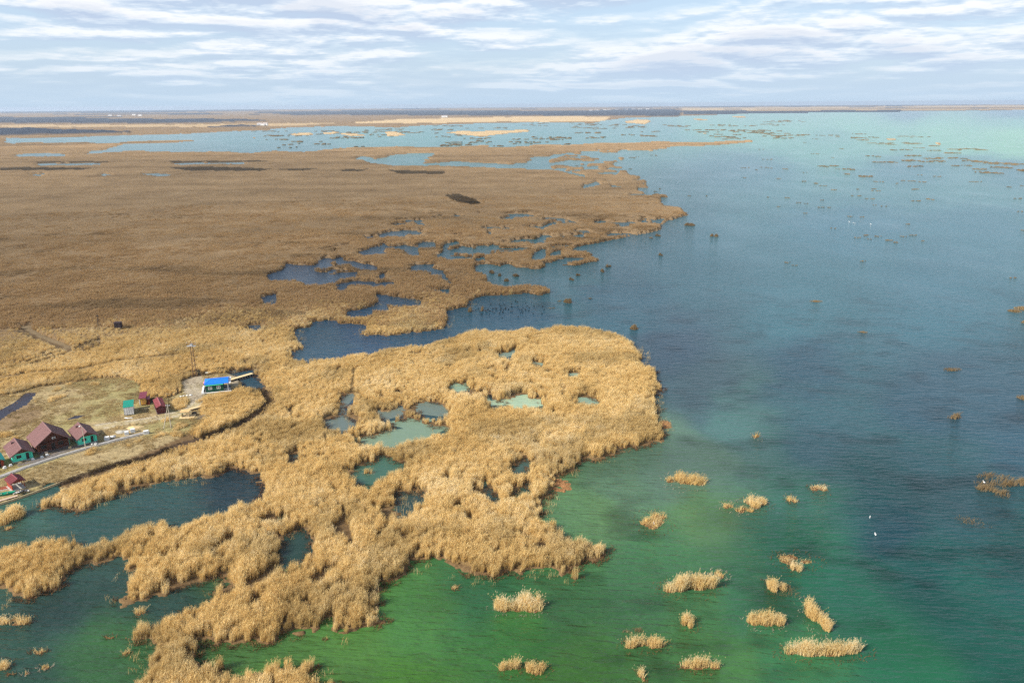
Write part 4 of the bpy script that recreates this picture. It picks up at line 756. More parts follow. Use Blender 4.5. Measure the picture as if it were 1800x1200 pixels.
# paths, terraces
def slab(name, pts, w, z0, z1, m_, label, kind='structure', obj=True):
    g = [at(*p, z1)[:2] for p in pts]; b = MB(); n = len(g); L = []
    for i, p in enumerate(g):
        a = g[max(0, i - 1)]; c = g[min(n - 1, i + 1)]; dd = (c - a) / np.linalg.norm(c - a); nn_ = np.array([-dd[1], dd[0]]) * w / 2; L.append((p + nn_, p - nn_))
    for (l, rr_) in L: b.V += [(l[0], l[1], z0), (l[0], l[1], z1), (rr_[0], rr_[1], z1), (rr_[0], rr_[1], z0)]
    for i in range(n - 1):
        k = 4 * i; b.F += [[k + 0, k + 1, k + 5, k + 4][::-1], [k + 1, k + 2, k + 6, k + 5][::-1], [k + 2, k + 3, k + 7, k + 6][::-1]]
    b.F += [[0, 1, 2, 3], [4 * n - 1, 4 * n - 2, 4 * n - 3, 4 * n - 4]]; return b.part(name, m_, None), g
PP = [(-60, 858), (0, 836.5), (42, 820.5), (100, 801), (150, 786.5), (200, 773), (262, 757.5)]
o_, g = slab('path', PP, 1.25, .1, .62, mat('grey_concrete', (.30, .285, .27), .9, .2, .15, 1.2), ''); o_['kind'] = 'structure'
o_, _ = slab('path_kerb', [(x_ + 1, y_ + 2.5) for x_, y_ in PP], .16, .1, .70, CONC, ''); o_['kind'] = 'structure'
o_, _ = slab('paving', [(30, 817), (62, 808.5), (100, 795.5), (140, 783), (172, 776)], 2.6, .1, .56, CONCD, ''); o_['kind'] = 'structure'
for p in g: pass
for (x0_, y0_), (x1_, y1_) in zip(PP[:-1], PP[1:]):
    for f in np.linspace(0, 1, 40):
        q = at(x0_ + (x1_ - x0_) * f, y0_ + (y1_ - y0_) * f, .45); [FOOT.append((q[0] + dx, q[1] + dy)) for dx in (-.8, 0, .8) for dy in (-2.4, -1.2, 0, 1.2)]
for i, (px, py, lb) in enumerate([(8.5, 823, 'white step block at the left end of the path'), (19, 819, 'white step block in front of the left cottage corner'), (58, 808, 'white post block beside the left cottage door'), (83, 801, 'white step block in front of the big brown house'), (74, 804.5, 'low white block on the path before the brown house'), (123, 788, 'pale yellow board lying by the path before the narrow cabin')]):
    o_ = root('kerb_block', lb, 'block', px, py, 42); MB().box(-.45, .45, -.35, .35, 0, .3).box(-.3, .3, -.2, .35, .3, .62).part('block', WHITE if i < 5 else WOODL, o_)
o_ = root('stone_heap', 'small pale heap of stones at the right cottage door', 'stones', 166, 781.5); b = MB(); rs = random.Random(3)
for i in range(9): b.lump((rs.uniform(-1, 1), rs.uniform(-.5, .5), .15 + rs.uniform(0, .25)), rs.uniform(.2, .4), rs.uniform(.2, .35), rs.uniform(.15, .25), 7, 4, i, .25)
b.part('stone', STONE, o_)
for pts, lb in ((PUD[0], 'dark violet marsh puddle at the left edge of the meadow'), (PUD[1], 'small dark puddle in the meadow behind the right cottage')):
    g = [at(x_, y_, GZ)[:2] for x_, y_ in pts]; c_ = np.mean(g, 0); me = mesh_from('puddle', [(a_[0] - c_[0], a_[1] - c_[1], 0) for a_ in g], [list(range(len(g)))[::-1]], [watermat('puddle_water', col=(.02, .014, .022), wave=.05)]); link('puddle', me, kind='structure', loc=(c_[0], c_[1], .43))
# white tubs and tanks
def tub(px, py, ang, w, d, h, label, name='storage_tub'):
    r = root(name, label, 'tub', px, py, ang); foot(r, w, d)
    b = MB(); b.V = [(0, 0, 0), (w, 0, 0), (w, d, 0), (0, d, 0), (.1, .08, h), (w - .1, .08, h), (w - .1, d - .08, h), (.1, d - .08, h)]; b.F = [[3, 2, 1, 0], [4, 5, 6, 7], [0, 1, 5, 4], [1, 2, 6, 5], [2, 3, 7, 6], [3, 0, 4, 7]]; b.part('body', WHITE, r)
    MB().box(-.02, w + .02, -.02, d + .02, h * .5, h * .5 + .1).part('band', METAL, r); MB().box(.05, w - .05, .03, d - .03, h + .003, h + .08).part('lid', WHITE, r)
tub(183.5, 774.5, 25, 1.5, 1.1, .95, 'white tub right beside the shaded right cottage wall')
r = root('water_tank', 'white round tank lying on its side near the path', 'tank', 194, 770.5, 25); MB().tube((0, 0, .45), (1.5, 0, .45), .42, n=14).part('body', WHITE, r, True); MB().tube((1.5, 0, .45), (1.58, 0, .45), .34, n=14).part('end_cap', METAL, r); [MB().box(x_, x_ + .15, -.35, .35, -.05, .12).part('cradle', WOODG, r) for x_ in (.2, 1.15)]
tub(219, 765.2, 25, 1.3, 1.0, 1.0, 'white tub between the gravel heap and the path'); tub(229.5, 760.8, 25, 1.4, 1.0, 1.05, 'white tub in front of the sand heap'); tub(252.5, 764.2, 25, 1.6, 1.1, 1.05, 'grey-white tub at the far right end of the path')
def heap(name, px, py, rx, ry, h, m_, label, cat):
    o_ = root(name, label, cat, px, py, 20, z=GZ - .05); b = MB(); n = 26; k = 9; b.V.append((0, 0, h)); rr = random.Random(5)
    for j in range(1, k + 1):
        for i in range(n): t_ = 2 * math.pi * i / n; q = j / k; wv = 1 + .22 * math.sin(3 * t_ + 1) + .1 * math.sin(7 * t_); b.V.append((rx * q * wv * math.cos(t_), ry * q * wv * math.sin(t_), max(-.05, h * (1 - q) ** 1.1 + rr.uniform(-.05, .05))))
    for i in range(n): b.F.append([0, 1 + i, 1 + (i + 1) % n])
    for j in range(k - 1):
        for i in range(n): a = 1 + j * n + i; c = 1 + j * n + (i + 1) % n; b.F.append([a, a + n, c + n, c])
    b.part('mound', m_, o_, True); foot(o_, .1, .1, rx)
SAND = mat('sand', (.62, .46, .24), 1, .1, .12, 2, bump=.1); GRAV = mat('gravel', (.42, .39, .33), 1, .1, .25, 5, bump=.15)
heap('sand_heap', 236, 752, 2.6, 1.6, .75, SAND, 'tan heap of sand behind the white tubs', 'sand heap'); heap('gravel_heap', 214, 758.5, 2.3, 1.6, .4, GRAV, 'pale grey flat heap of gravel left of the sand', 'gravel heap')
# pole things
POLE = mat('pale_concrete_pole', (.50, .45, .36), .9, .2, .1); POLED = mat('tarred_pole', (.06, .045, .035), .9, .2, .2)
r = root('lamp_post', 'tall pale lamp post in front of the right mint cottage', 'lamp post', 151, 789); MB().tube((0, 0, -.3), (-.1, 0, 7.6), .13, .07, 8).part('pole', POLE, r); MB().tube((-.1, 0, 7.5), (-.1, -.9, 7.9), .04).part('arm', METAL, r); h_ = MB().box(-.28, .08, -1.35, -.8, 7.85, 8.0).part('lamp_head', WHITE, r); MB().box(-.24, .04, -1.3, -.9, 7.81, 7.846).part('lens', METAL, h_)
r = root('power_pole', 'pale A-shaped power pole with slanting strut beside the track', 'pole', 301, 752); MB().tube((0, 0, -.3), (-.15, 0, 8.3), .16, .1, 8).part('pole', POLE, r); q = at(287.5, 753) - at(301, 752); MB().tube((q[0], q[1], -.3), (-.15, -.1, 7.6), .14, .1, 8).part('strut', POLE, r)
MB().box(-.9, .6, -.06, .06, 7.7, 7.84).part('crossarm', METAL, r); [MB().tube((x_, 0, 7.84), (x_, 0, 8.05), .06, .04).part('insulator', WHITE, r) for x_ in (-.8, -.15, .5)]
def thin(px, py, h, label, arms=1): 
    r = root('utility_pole', label, 'pole', px, py); MB().tube((0, 0, -.3), (0, 0, h), .09, .06, 6).part('pole', POLED, r); [MB().box(-.6, .6, -.05, .05, h - .5 - i * .6, h - .4 - i * .6).part('crossarm', POLED, r) for i in range(arms)]; [MB().tube((x_, 0, h - .4), (x_, 0, h - .2), .05).part('insulator', METAL, r) for x_ in (-.55, .55)]; return r
thin(297.5, 712, 4.6, 'thin dark pole rising behind the A-shaped pole'); thin(281, 672, 5.0, 'thin dark pole standing in golden reeds left of the blue roof')
r = root('power_pylon', 'tall rusty twin-legged pylon left of the blue roofed house', 'pylon', 343, 662); RUSTM = mat('rusty_steel', (.13, .07, .045), .8, .3, .25)
for sx in (-1, 1): MB().tube((sx * .75 - .0, 0, -.3), (sx * .38, 0, 12.6), .14, .11, 6).part('leg', RUSTM, r)
b = MB(); zs = [1.2, 3.2, 5.2, 7.2, 9.2, 11.0]
for i, z_ in enumerate(zs[:-1]): a0 = .75 - .37 * z_ / 12.6; a1 = .75 - .37 * zs[i + 1] / 12.6; b.tube((-a0, 0, z_), (a1, 0, zs[i + 1]), .05, n=4).tube((-a0, 0, z_), (a0, 0, z_), .05, n=4)
b.part('brace', RUSTM, r); MB().box(-1.6, 1.6, -.5, .5, 12.3, 12.44).part('platform', METAL, r); MB().box(-1.9, 1.9, -.08, .08, 13.3, 13.45).part('crossarm', RUSTM, r); MB().tube((0, 0, 12.4), (0, 0, 14.3), .07).part('mast', RUSTM, r); MB().box(-.4, .5, -.45, .45, 12.45, 13.1).part('transformer', METAL, r)
[MB().tube((x_, 0, 13.45), (x_, 0, 13.8), .07, .05).part('insulator', WHITE, r) for x_ in (-1.7, 0.2, 1.7)]
r = root('tripod_mast', 'dark three-legged survey mast alone in the brown marsh', 'mast', 175.5, 583); MB().tube((0, 0, -.3), (0, 0, 8.6), .1, .07, 6).part('mast', POLED, r); [MB().tube((2.0 * math.cos(a_), 2.0 * math.sin(a_), -.2), (0, 0, 6.6), .08, .06, 5).part('leg', POLED, r) for a_ in (.3, 2.4, 4.5)]; MB().box(-.35, .35, -.3, .3, 7.3, 7.9).part('box', POLED, r)
r = root('hunting_hide', 'small dark cabin on stilts half hidden in the brown marsh reeds', 'hide', 202, 582, 5); MB().box(0, 2.8, 0, 2.3, 1.5, 3.9).part('wall', mat('dark_hide_wall', (.03, .017, .02), .8), r); MB().box(-.2, 3.0, -.2, 2.5, 3.9, 4.02).part('roof', mat('dark_hide_roof', (.06, .035, .035), .8), r); [MB().tube((x_, y_, -.3), (x_, y_, 1.5), .09).part('post', WOODG, r) for x_ in (.1, 2.7) for y_ in (.1, 2.2)]; MB().box(.7, 1.5, -.02, .0, 2.4, 3.1).part('opening', DARKG, r)
# canopy, walkway
r = root('picnic_shelter', 'small timber picnic shelter with flat roof on a pale plinth', 'shelter', 318, 733, 8); MB().box(-.2, 4.6, -1.6, 2.0, -.1, .14).part('floor', WOODL, r); foot(r, 5, 2.2, 1.4)
[MB().box(x_, x_ + .12, y_, y_ + .12, .14, 2.0).part('post', WOODL, r) for x_ in (.3, 2.6) for y_ in (-.6, 1.3)]
MB().box(.0, 3.0, -.9, 1.7, 2.0, 2.12).part('roof', mat('plywood', (.58, .38, .17), .8), r); MB().box(.42, 2.6, .9, 1.25, .45, .52).box(.42, 2.6, -.5, -.15, .45, .52).part('bench', WOODG, r); MB().box(.3, .36, -.45, 1.3, .2, 1.0).part('side_panel', mat('pale_green_board', (.32, .38, .2), .8), r); MB().box(.9, 2.1, .1, .7, .75, .82).part('table', WOODL, r)
r = root('dark_box', 'dark hooded grill cart on the right of the picnic shelter', 'casing', 342, 729.5, 10, z=GZ + .14); MB().box(-.8, .8, -.35, .35, .55, .95).part('lower_box', DOORM, r); MB().lump((0, 0, .95), .75, .33, .35, 12, 6, 2, .0).part('hood', DOORM, r, True); [MB().tube((x_, y_, 0), (x_, y_, .6), .04).part('leg', DOORM, r) for x_ in (-.7, .7) for y_ in (-.3, .3)]  # dark box with a rounded hood on four legs
r = root('boardwalk', 'pale new timber boardwalk running right from the picnic shelter', 'boardwalk', 334, 721.2)
a = at(334, 721.2, GZ); c = at(373, 711.5, GZ); v = c - a; L = np.linalg.norm(v); r.rotation_euler = (0, 0, math.atan2(v[1], v[0])); me_ = MB().box(0, .38, -.75, .75, .55, .62).me('board', WOODL)
for i in range(int(L / .42)): link('board', me_, r, loc=(i * .42, 0, random.uniform(-.01, .01)))
b = MB().box(0, L, -.6, -.48, .4, .546).box(0, L, .48, .6, .4, .546).part('beam', WOODG, r); [MB().box(x_, x_ + .14, -.55, .55, -.1, .396).part('trestle', WOODG, r) for x_ in np.arange(.2, L, 2.2)]
# pier over the canal
r = root('pier', 'long pale plank pier crossing the canal behind the blue roofed house', 'pier', 401, 667.5); a = at(401, 667.5, 1.2); c = at(445, 655.0, 1.2); r.location = (a[0], a[1], 0); v = c - a; L = np.linalg.norm(v[:2]); r.rotation_euler = (0, 0, math.atan2(v[1], v[0]))
me_ = MB().box(0, .42, -.9, .9, 1.1, 1.17).me('plank', WOODL)
for i in range(int(L / .45)): link('plank', me_, r, loc=(i * .45, 0, random.uniform(-.012, .012)))
MB().box(2.2, L, -.95, -.83, .35, 1.09).box(0, L, .6, .75, .9, 1.09).part('beam', mat('black_tarred_board', (.012, .012, .012), .8), r); [MB().tube((x_, y_, -1), (x_, y_, 1.08), .12).part('pile', WOODG, r) for x_ in np.arange(.4, L, 2.0) for y_ in (-.6, .6)]
for x_ in np.arange(3, L - .6, 1.1): MB().box(x_, x_ + .32, -.99, -.955, .62, .78).part('fender', WHITE, r)
# boats
def boat(px, py, ang, L, B, Hh, m_, label, over=False):
    r = root('boat', label, 'boat', px, py, ang); n = 9; b = MB()
    for i in range(n):
        u = i / (n - 1); w_ = B / 2 * (math.sin(math.pi * min(1, u * .85 + .15)) ** .6 if u < 1 else .02); w_ = max(w_, .03); x_ = L * u; k = Hh * (1 + .25 * u * u)
        for (yy, zz) in ((-w_, k), (-w_ * .75, k * .25), (0, 0), (w_ * .75, k * .25), (w_, k)): b.V.append((x_, yy, (Hh * 1.2 - zz) if over else zz))
    for i in range(n - 1):
        for j in range(4): a = i * 5 + j; b.F.append([a, a + 1, a + 6, a + 5])
    b.F.append([0, 1, 2, 3, 4]); b.part('hull', m_, r)
    MB().box(.1, L * .85, -.04, .04, Hh * 1.2 if over else .02, (Hh * 1.2 if over else .02) + .05).part('keel', m_, r)
    if not over: [MB().box(L * f, L * f + .25, -B * .4, B * .4, Hh * .55, Hh * .6).part('seat', WOODG, r) for f in (.25, .55)]
    foot(r, L, .5)
CREAM = mat('cream_boat_paint', (.60, .55, .42), .6, .3, .12)
boat(361, 656.5, 30, 6.0, 1.5, .5, CREAM, 'upturned cream boat behind the blue roof, left of its neighbour', True); boat(374, 650.5, -22, 6.5, 1.5, .5, CREAM, 'upturned cream boat behind the blue roof, farther right', True); boat(364, 647, 10, 3.6, 1.2, .4, mat('grey_boat_paint', (.4, .44, .42), .6), 'small grey upturned boat among brush behind the blue roof', True)
boat(-8, 872, 22, 4.8, 1.5, .55, mat('green_boat_paint', (.0, .27, .16), .5, .4, .05), 'green boat drawn up on the bank below the red gazebo')
r = root('quay', 'low pale timber quay along the channel at the left edge', 'quay', -20, 889, 0, z=0.0); a = at(-20, 889, .5); c = at(32, 874, .5); v = c - a; r.rotation_euler = (0, 0, math.atan2(v[1], v[0])); MB().box(0, np.linalg.norm(v), -.3, .5, .45, .6).part('deck', mat('pinkish_board', (.52, .38, .28), .8), r); [MB().tube((x_, -.2, -1), (x_, -.2, .45), .1).part('pile', WOODG, r) for x_ in np.arange(.3, 8, 1.4)]
r = root('sandpit_frame', 'white edged frame with red earth left of the gazebo', 'frame', -3, 863.5, 30); MB().box(0, 2.6, 0, .12, 0, .18).box(2.48, 2.6, .12, 2.6, 0, .18).part('kerb', WHITE, r); MB().box(0, 2.48, .12, 2.6, 0, .08).part('fill', mat('red_earth', (.25, .06, .03), .9), r)
o_ = root('rubble_pile', 'pile of white and grey rubble in front of the red gazebo', 'rubble', 35, 865.5, 20); foot(o_, 3, 1); rs = random.Random(8)
for gq, mm in ((0, STONE), (1, mat('dark_scrap', (.06, .06, .07), .8))):
    b = MB(); [b.lump((rs.uniform(-1.6, 2.2), rs.uniform(-.7, .6), .15 + rs.uniform(0, .3)), rs.uniform(.15, .42), rs.uniform(.15, .4), rs.uniform(.12, .28), 6, 4, i + 40 * gq, .3) for i in range(16)]; b.part('rubble', mm, o_)
# channel bank retaining board
o_, _ = slab('bank_board', [(-30, 893), (0, 884), (32, 873.5), (60, 863.5), (98, 849.5), (112, 844)], .16, -.5, .62, WOODL, ''); o_['label'] = 'pale timber edging board along the channel bank'; o_['category'] = 'edging'
# car behind the lodge
r = root('parked_car', 'dark blue off-road car parked behind the big brown house', 'car', 47.5, 775.5, 30); CARP = mat('dark_blue_car_paint', (.02, .03, .06), .3, .5, .05); foot(r, 4, 2)
b = MB(); b.prism([(0, .45), (0, .95), (.15, 1.05), (1.0, 1.15), (4.1, 1.1), (4.2, .6), (4.15, .45)], 0, 1.8); b.part('body', CARP, r); b = MB(); b.prism([(.95, 1.15), (1.45, 1.75), (3.3, 1.8), (4.0, 1.12)], .1, 1.7); b.part('cabin', CARP, r); MB().box(1.5, 3.2, .06, .09, 1.22, 1.62).box(1.5, 3.2, 1.71, 1.74, 1.22, 1.62).part('side_window', DARKG, r)
for x_ in (.8, 3.3):
    for y_ in (.0, 1.8): w_ = MB().tube((x_, y_ - .12, .36), (x_, y_ + .12, .36), .36, n=14).part('wheel', DOORM, r); MB().tube((x_, y_ - .13, .36), (x_, y_ + .13, .36), .18, n=10).part('rim', METAL, w_)
[MB().box(-.03, .0, y_, y_ + .3, .7, .9).part('headlight', WHITE, r) for y_ in (.1, 1.4)]
# loose things
for px, py, s_, lb, mm in [(188, 733.5, 0.5, '', WHITE)]: pass
r = root('tarpaulin', 'white crumpled sheet on the grass before the green roofed shed', 'sheet', 226, 734.5, 5); b = MB(); [b.lump((rs.uniform(-1.1, 1.3), rs.uniform(-.35, .35), .05), rs.uniform(.4, .8), rs.uniform(.2, .5), .1, 8, 4, i, .25) for i in range(5)]; b.part('sheet', WHITE, r)
r = root('timber_pile', 'loose pale boards lying between the white and yellow sheds', 'boards', 240, 722, 10); b = MB()
for i in range(9): a_ = rs.uniform(0, 3.1); x_, y_ = rs.uniform(-1.4, 4.2), rs.uniform(-1.2, 1.2); b.tube((x_, y_, .08 + .03 * i), (x_ + 1.8 * math.cos(a_), y_ + 1.8 * math.sin(a_), .1 + .03 * i), .07, n=4)
b.part('board', WOODL, r)
r = root('white_sacks', 'white sacks lying beside the turning track', 'sacks', 318, 697.5, 10); b = MB(); [b.lump((x_, y_, .2), .5, .32, .22, 8, 5, i, .15) for i, (x_, y_) in enumerate(((0, 0), (.9, .5), (1.9, .7), (3.2, .9)))]; b.part('sack', WHITE, r)
r = root('scrap_heap', 'reddish grey scrap and brush scattered left of the tall pylon', 'scrap', 325, 634, 10); 
for gq, mm in ((0, mat('red_scrap', (.4, .08, .05), .8)), (1, WOODG), (2, STONE)):
    b = MB(); [b.lump((rs.uniform(-4, 6), rs.uniform(-5, 5), .3), rs.uniform(.3, .9), rs.uniform(.3, .7), rs.uniform(.2, .5), 6, 4, i + 60 * gq, .3) for i in range(5 + 7 * (gq > 0))]; b.part('scrap', mm, r)
def bush(px, py, R, h, n, label, seed=1, m_=None):
    rr = random.Random(seed); r = root('bare_bush', label, 'bush', px, py); b = MB()
    for i in range(n):
        a_ = rr.uniform(0, 6.28); t_ = rr.uniform(.1, 1) * R; x1, y1, z1 = t_ * math.cos(a_), t_ * math.sin(a_), h * rr.uniform(.6, 1) * (1 - .4 * t_ / R); b.tube((x1 * .15, y1 * .15, 0), (x1 * .6, y1 * .6, z1 * .6), .05, .03, 3).tube((x1 * .6, y1 * .6, z1 * .6), (x1, y1, z1), .03, .015, 3)
        for j in range(3): a2 = rr.uniform(0, 6.28); b.tube((x1 * .7, y1 * .7, z1 * .7), (x1 * .7 + .7 * math.cos(a2), y1 * .7 + .7 * math.sin(a2), z1 * .7 + rr.uniform(.1, .6)), .02, .012, 3)
    b.part('branches', m_ or mat('grey_twigs', (.22, .18, .15), .9, .1, .2), r)
bush(357, 738, 2.4, 2.2, 60, 'grey leafless bush on the bank right of the picnic shelter', 3); bush(268, 706, 1.6, 2.0, 50, 'dark bare bush between the yellow and the dark red sheds', 5, mat('dark_twigs', (.06, .05, .03), .9)); bush(349, 658, 2.2, 2.6, 60, 'dark bare bush at the foot of the tall pylon', 6, mat('dark_twigs', (.06, .05, .03), .9)); bush(384, 652, 1.8, 2.0, 50, 'dark bare bush right of the cream boats', 8, mat('dark_twigs', (.06, .05, .03), .9))
for a_, b_, lb in (((151, 789), (301, 752), 'thin wires strung from the lamp post to the A-shaped pole'),):
    p0 = at(*a_, GZ) + [0, 0, 7.4]; p1 = at(*b_, GZ) + [0, 0, 7.7]; r = link('power_line', None, label=lb, cat='wires', loc=p0)
    for o2 in (0, .5):
        b = MB(); pr = None
        for i in range(13): f = i / 12; q = (p1 - p0) * f + [o2, 0, -1.0 * 4 * f * (1 - f)]; 
        pts = [(p1 - p0) * (i / 12) + [o2, 0, -4.0 * (i / 12) * (1 - i / 12)] for i in range(13)]
        for q0, q1 in zip(pts[:-1], pts[1:]): b.tube(q0, q1, .018, n=3)
        b.part('wire', POLED, r)
# grass kept off the footprints
FT = np.array(FOOT); cell = set((int(a // 1), int(b_ // 1)) for a, b_ in FT)
def free(x, y): return np.array([(int(a // 1), int(b_ // 1)) not in cell for a, b_ in zip(x, y)], bool)
x, y = GRASS_PTS; k = free(x, y); x, y = x[k], y[k]
scatter('camp_grass', 'short dry olive grass on the camp meadow', np.stack([x, y, np.full(len(x), .42)], 1), RS.uniform(0, 6.28, len(x)), RS.uniform(.5, 1.1, len(x)), np.clip((fbm(x / 12, y / 12, 41, 3) - .6) * 2, 0, .4), kinds_g)
x, y = MID_PTS; k = free(x, y); x, y = x[k], y[k]
scatter('tall_dry_grass', 'tall golden dry grass between the blue roofed house and the ditch', np.stack([x, y, np.full(len(x), .35)], 1), RS.uniform(0, 6.28, len(x)), RS.uniform(.6, 1.15, len(x)), np.clip((fbm(x / 8, y / 8, 41, 3) - .55) * 2, 0, .5), kinds2)

# ------------------------------------------------------------------ reed islets standing in the water: each one a thing
MATM = MATS['peat_mat']
def islet(px, py, wpx, dpx, label, dense=1.0, h=2.6, shape=None, ragged=.0, dark=False, group=None, seed=0, mat_on=True, cat='reed clump'):
    """px,py = waterline centre; wpx,dpx = width and depth of the base in photo pixels"""
    rr = np.random.RandomState(seed + int(px)); c = at(px, py); dist = np.hypot(c[0], c[1]); slant = math.hypot(dist, H)
    W_ = wpx / F * slant; D_ = abs(at(px, py - dpx / 2)[1] - at(px, py + dpx / 2)[1]); W_ = max(W_, .8); D_ = max(D_, min(W_ * .35, 3.0))
    bw = max(.045, slant / 800 * .26); area = W_ * D_ * .8; n = int(np.clip(area * dense * 17 * (.08 / bw) ** 1.3, 8, 2600))
    V = []; Fc = []; bl = []
    blobs0 = shape or [(-.25, 0, .28), (.05, .1, .34), (.3, -.05, .24)]
    if shape is ONE: blobs0 = [(0, 0, .42)]
    blobs = []; HB = []
    for (bx_, by_, br) in blobs0:
        for _ in range(5 if bw < .12 else 2): a = rr.uniform(0, 6.28); q = br * .62; blobs.append((bx_ + q * math.cos(a), by_ + q * math.sin(a), br * rr.uniform(.3, .62))); HB.append(rr.uniform(.55, 1.12))
    for i in range(n):
        bi = rr.randint(len(blobs)); bx_, by_, br = blobs[bi]; a = rr.uniform(0, 6.28); q = rr.uniform() ** .62 * br * 1.15
        x_ = (bx_ + q * math.cos(a)) * W_; y_ = (by_ + q * math.sin(a) * 1.3) * D_; edge = q / br
        hh_ = h * HB[bi] * rr.uniform(.6, 1.15) * (1 - (.4 * min(1, edge) ** 3 if bw < .12 else .65 * edge ** 2)); 
        if rr.uniform() < ragged: hh_ *= rr.uniform(.2, .6)
        az = rr.uniform(0, math.pi); wx, wy = math.cos(az) * bw / 2, math.sin(az) * bw / 2; lx = rr.normal() * .17 * hh_ + .1 * hh_ + .12 * hh_ * edge * math.cos(a); ly = rr.normal() * .17 * hh_; v = rr.uniform()
        if rr.uniform() < ragged * .7: lx += rr.choice([-1, 1]) * hh_ * .7
        k = len(V); V += [(x_ - wx, y_ - wy, -.1), (x_ + wx, y_ + wy, -.1), (x_ + lx * .4 + wx, y_ + ly * .4 + wy, hh_ * .55), (x_ + lx * .4 - wx, y_ + ly * .4 - wy, hh_ * .55), (x_ + lx, y_ + ly, hh_)]; Fc += [[k, k + 1, k + 2, k + 3], [k + 3, k + 2, k + 4]]; bl += [v, v]
        if bw < .12:
            for j in range(2):
                f = rr.uniform(.35, .9); sx, sy, sz = x_ + lx * f * .8, y_ + ly * f * .8, hh_ * f; a2 = rr.uniform(0, 6.28); l = hh_ * .24; k = len(V)
                V += [(sx, sy, sz - bw * .5), (sx, sy, sz + bw * .5), (sx + l * math.cos(a2), sy + l * math.sin(a2), sz + l * rr.uniform(-.1, .6))]; Fc.append([k, k + 1, k + 2]); bl.append(v * .7)
            k = len(V); l = .1 * hh_; V += [(x_ + lx - bw * .9, y_ + ly, hh_), (x_ + lx, y_ + ly, hh_ - l * .7), (x_ + lx + bw * .9, y_ + ly, hh_), (x_ + lx + .1, y_ + ly, hh_ + l)]; Fc.append([k, k + 1, k + 2, k + 3]); bl.append(.8 + .2 * v)
    far = bw > .12
    me = mesh_from('reed_clump', V, Fc, [M_MIDRM if (dark or far) else M_REEDM]); q_ = me.attributes.new('blade', 'FLOAT', 'FACE'); q_.data.foreach_set('value', np.array(bl, np.float32))
    r = link('reed_clump', me, label=label, cat=cat, group=group, loc=(c[0], c[1], 0), rz=0)
    if mat_on and not far and not dark:
        b = MB(); rs_ = random.Random(int(px))
        for (bx_, by_, br) in blobs: b.lump((bx_ * W_, by_ * D_, -.02), br * W_ * .95, br * D_ * 1.2, .12, 14, 4, int(px), .3)
        b.part('root_mat', MATM, r)
        b = MB()
        for i in range(int(10 + W_ * 9)):   # snapped stems lying round the clump
            a = rs_.uniform(0, 6.28); q = rs_.uniform(.42, .72); x_, y_ = q * W_ * math.cos(a), q * D_ * 1.4 * math.sin(a); a2 = rs_.uniform(0, 6.28); l = rs_.uniform(.15, .55); b.tube((x_, y_, .0), (x_ + l * math.cos(a2), y_ + l * math.sin(a2), rs_.uniform(.05, .6)), .045, .02, 3)
        b.part('broken_stems', MATM if i % 2 else WOODG, r)
    return r
ONE = [(0, 0, .5)]; TWO = [(-.27, 0, .2), (.27, 0, .22)]; BENT = [(-.1, .3, .3), (.0, -.1, .3), (.28, -.35, .2)]
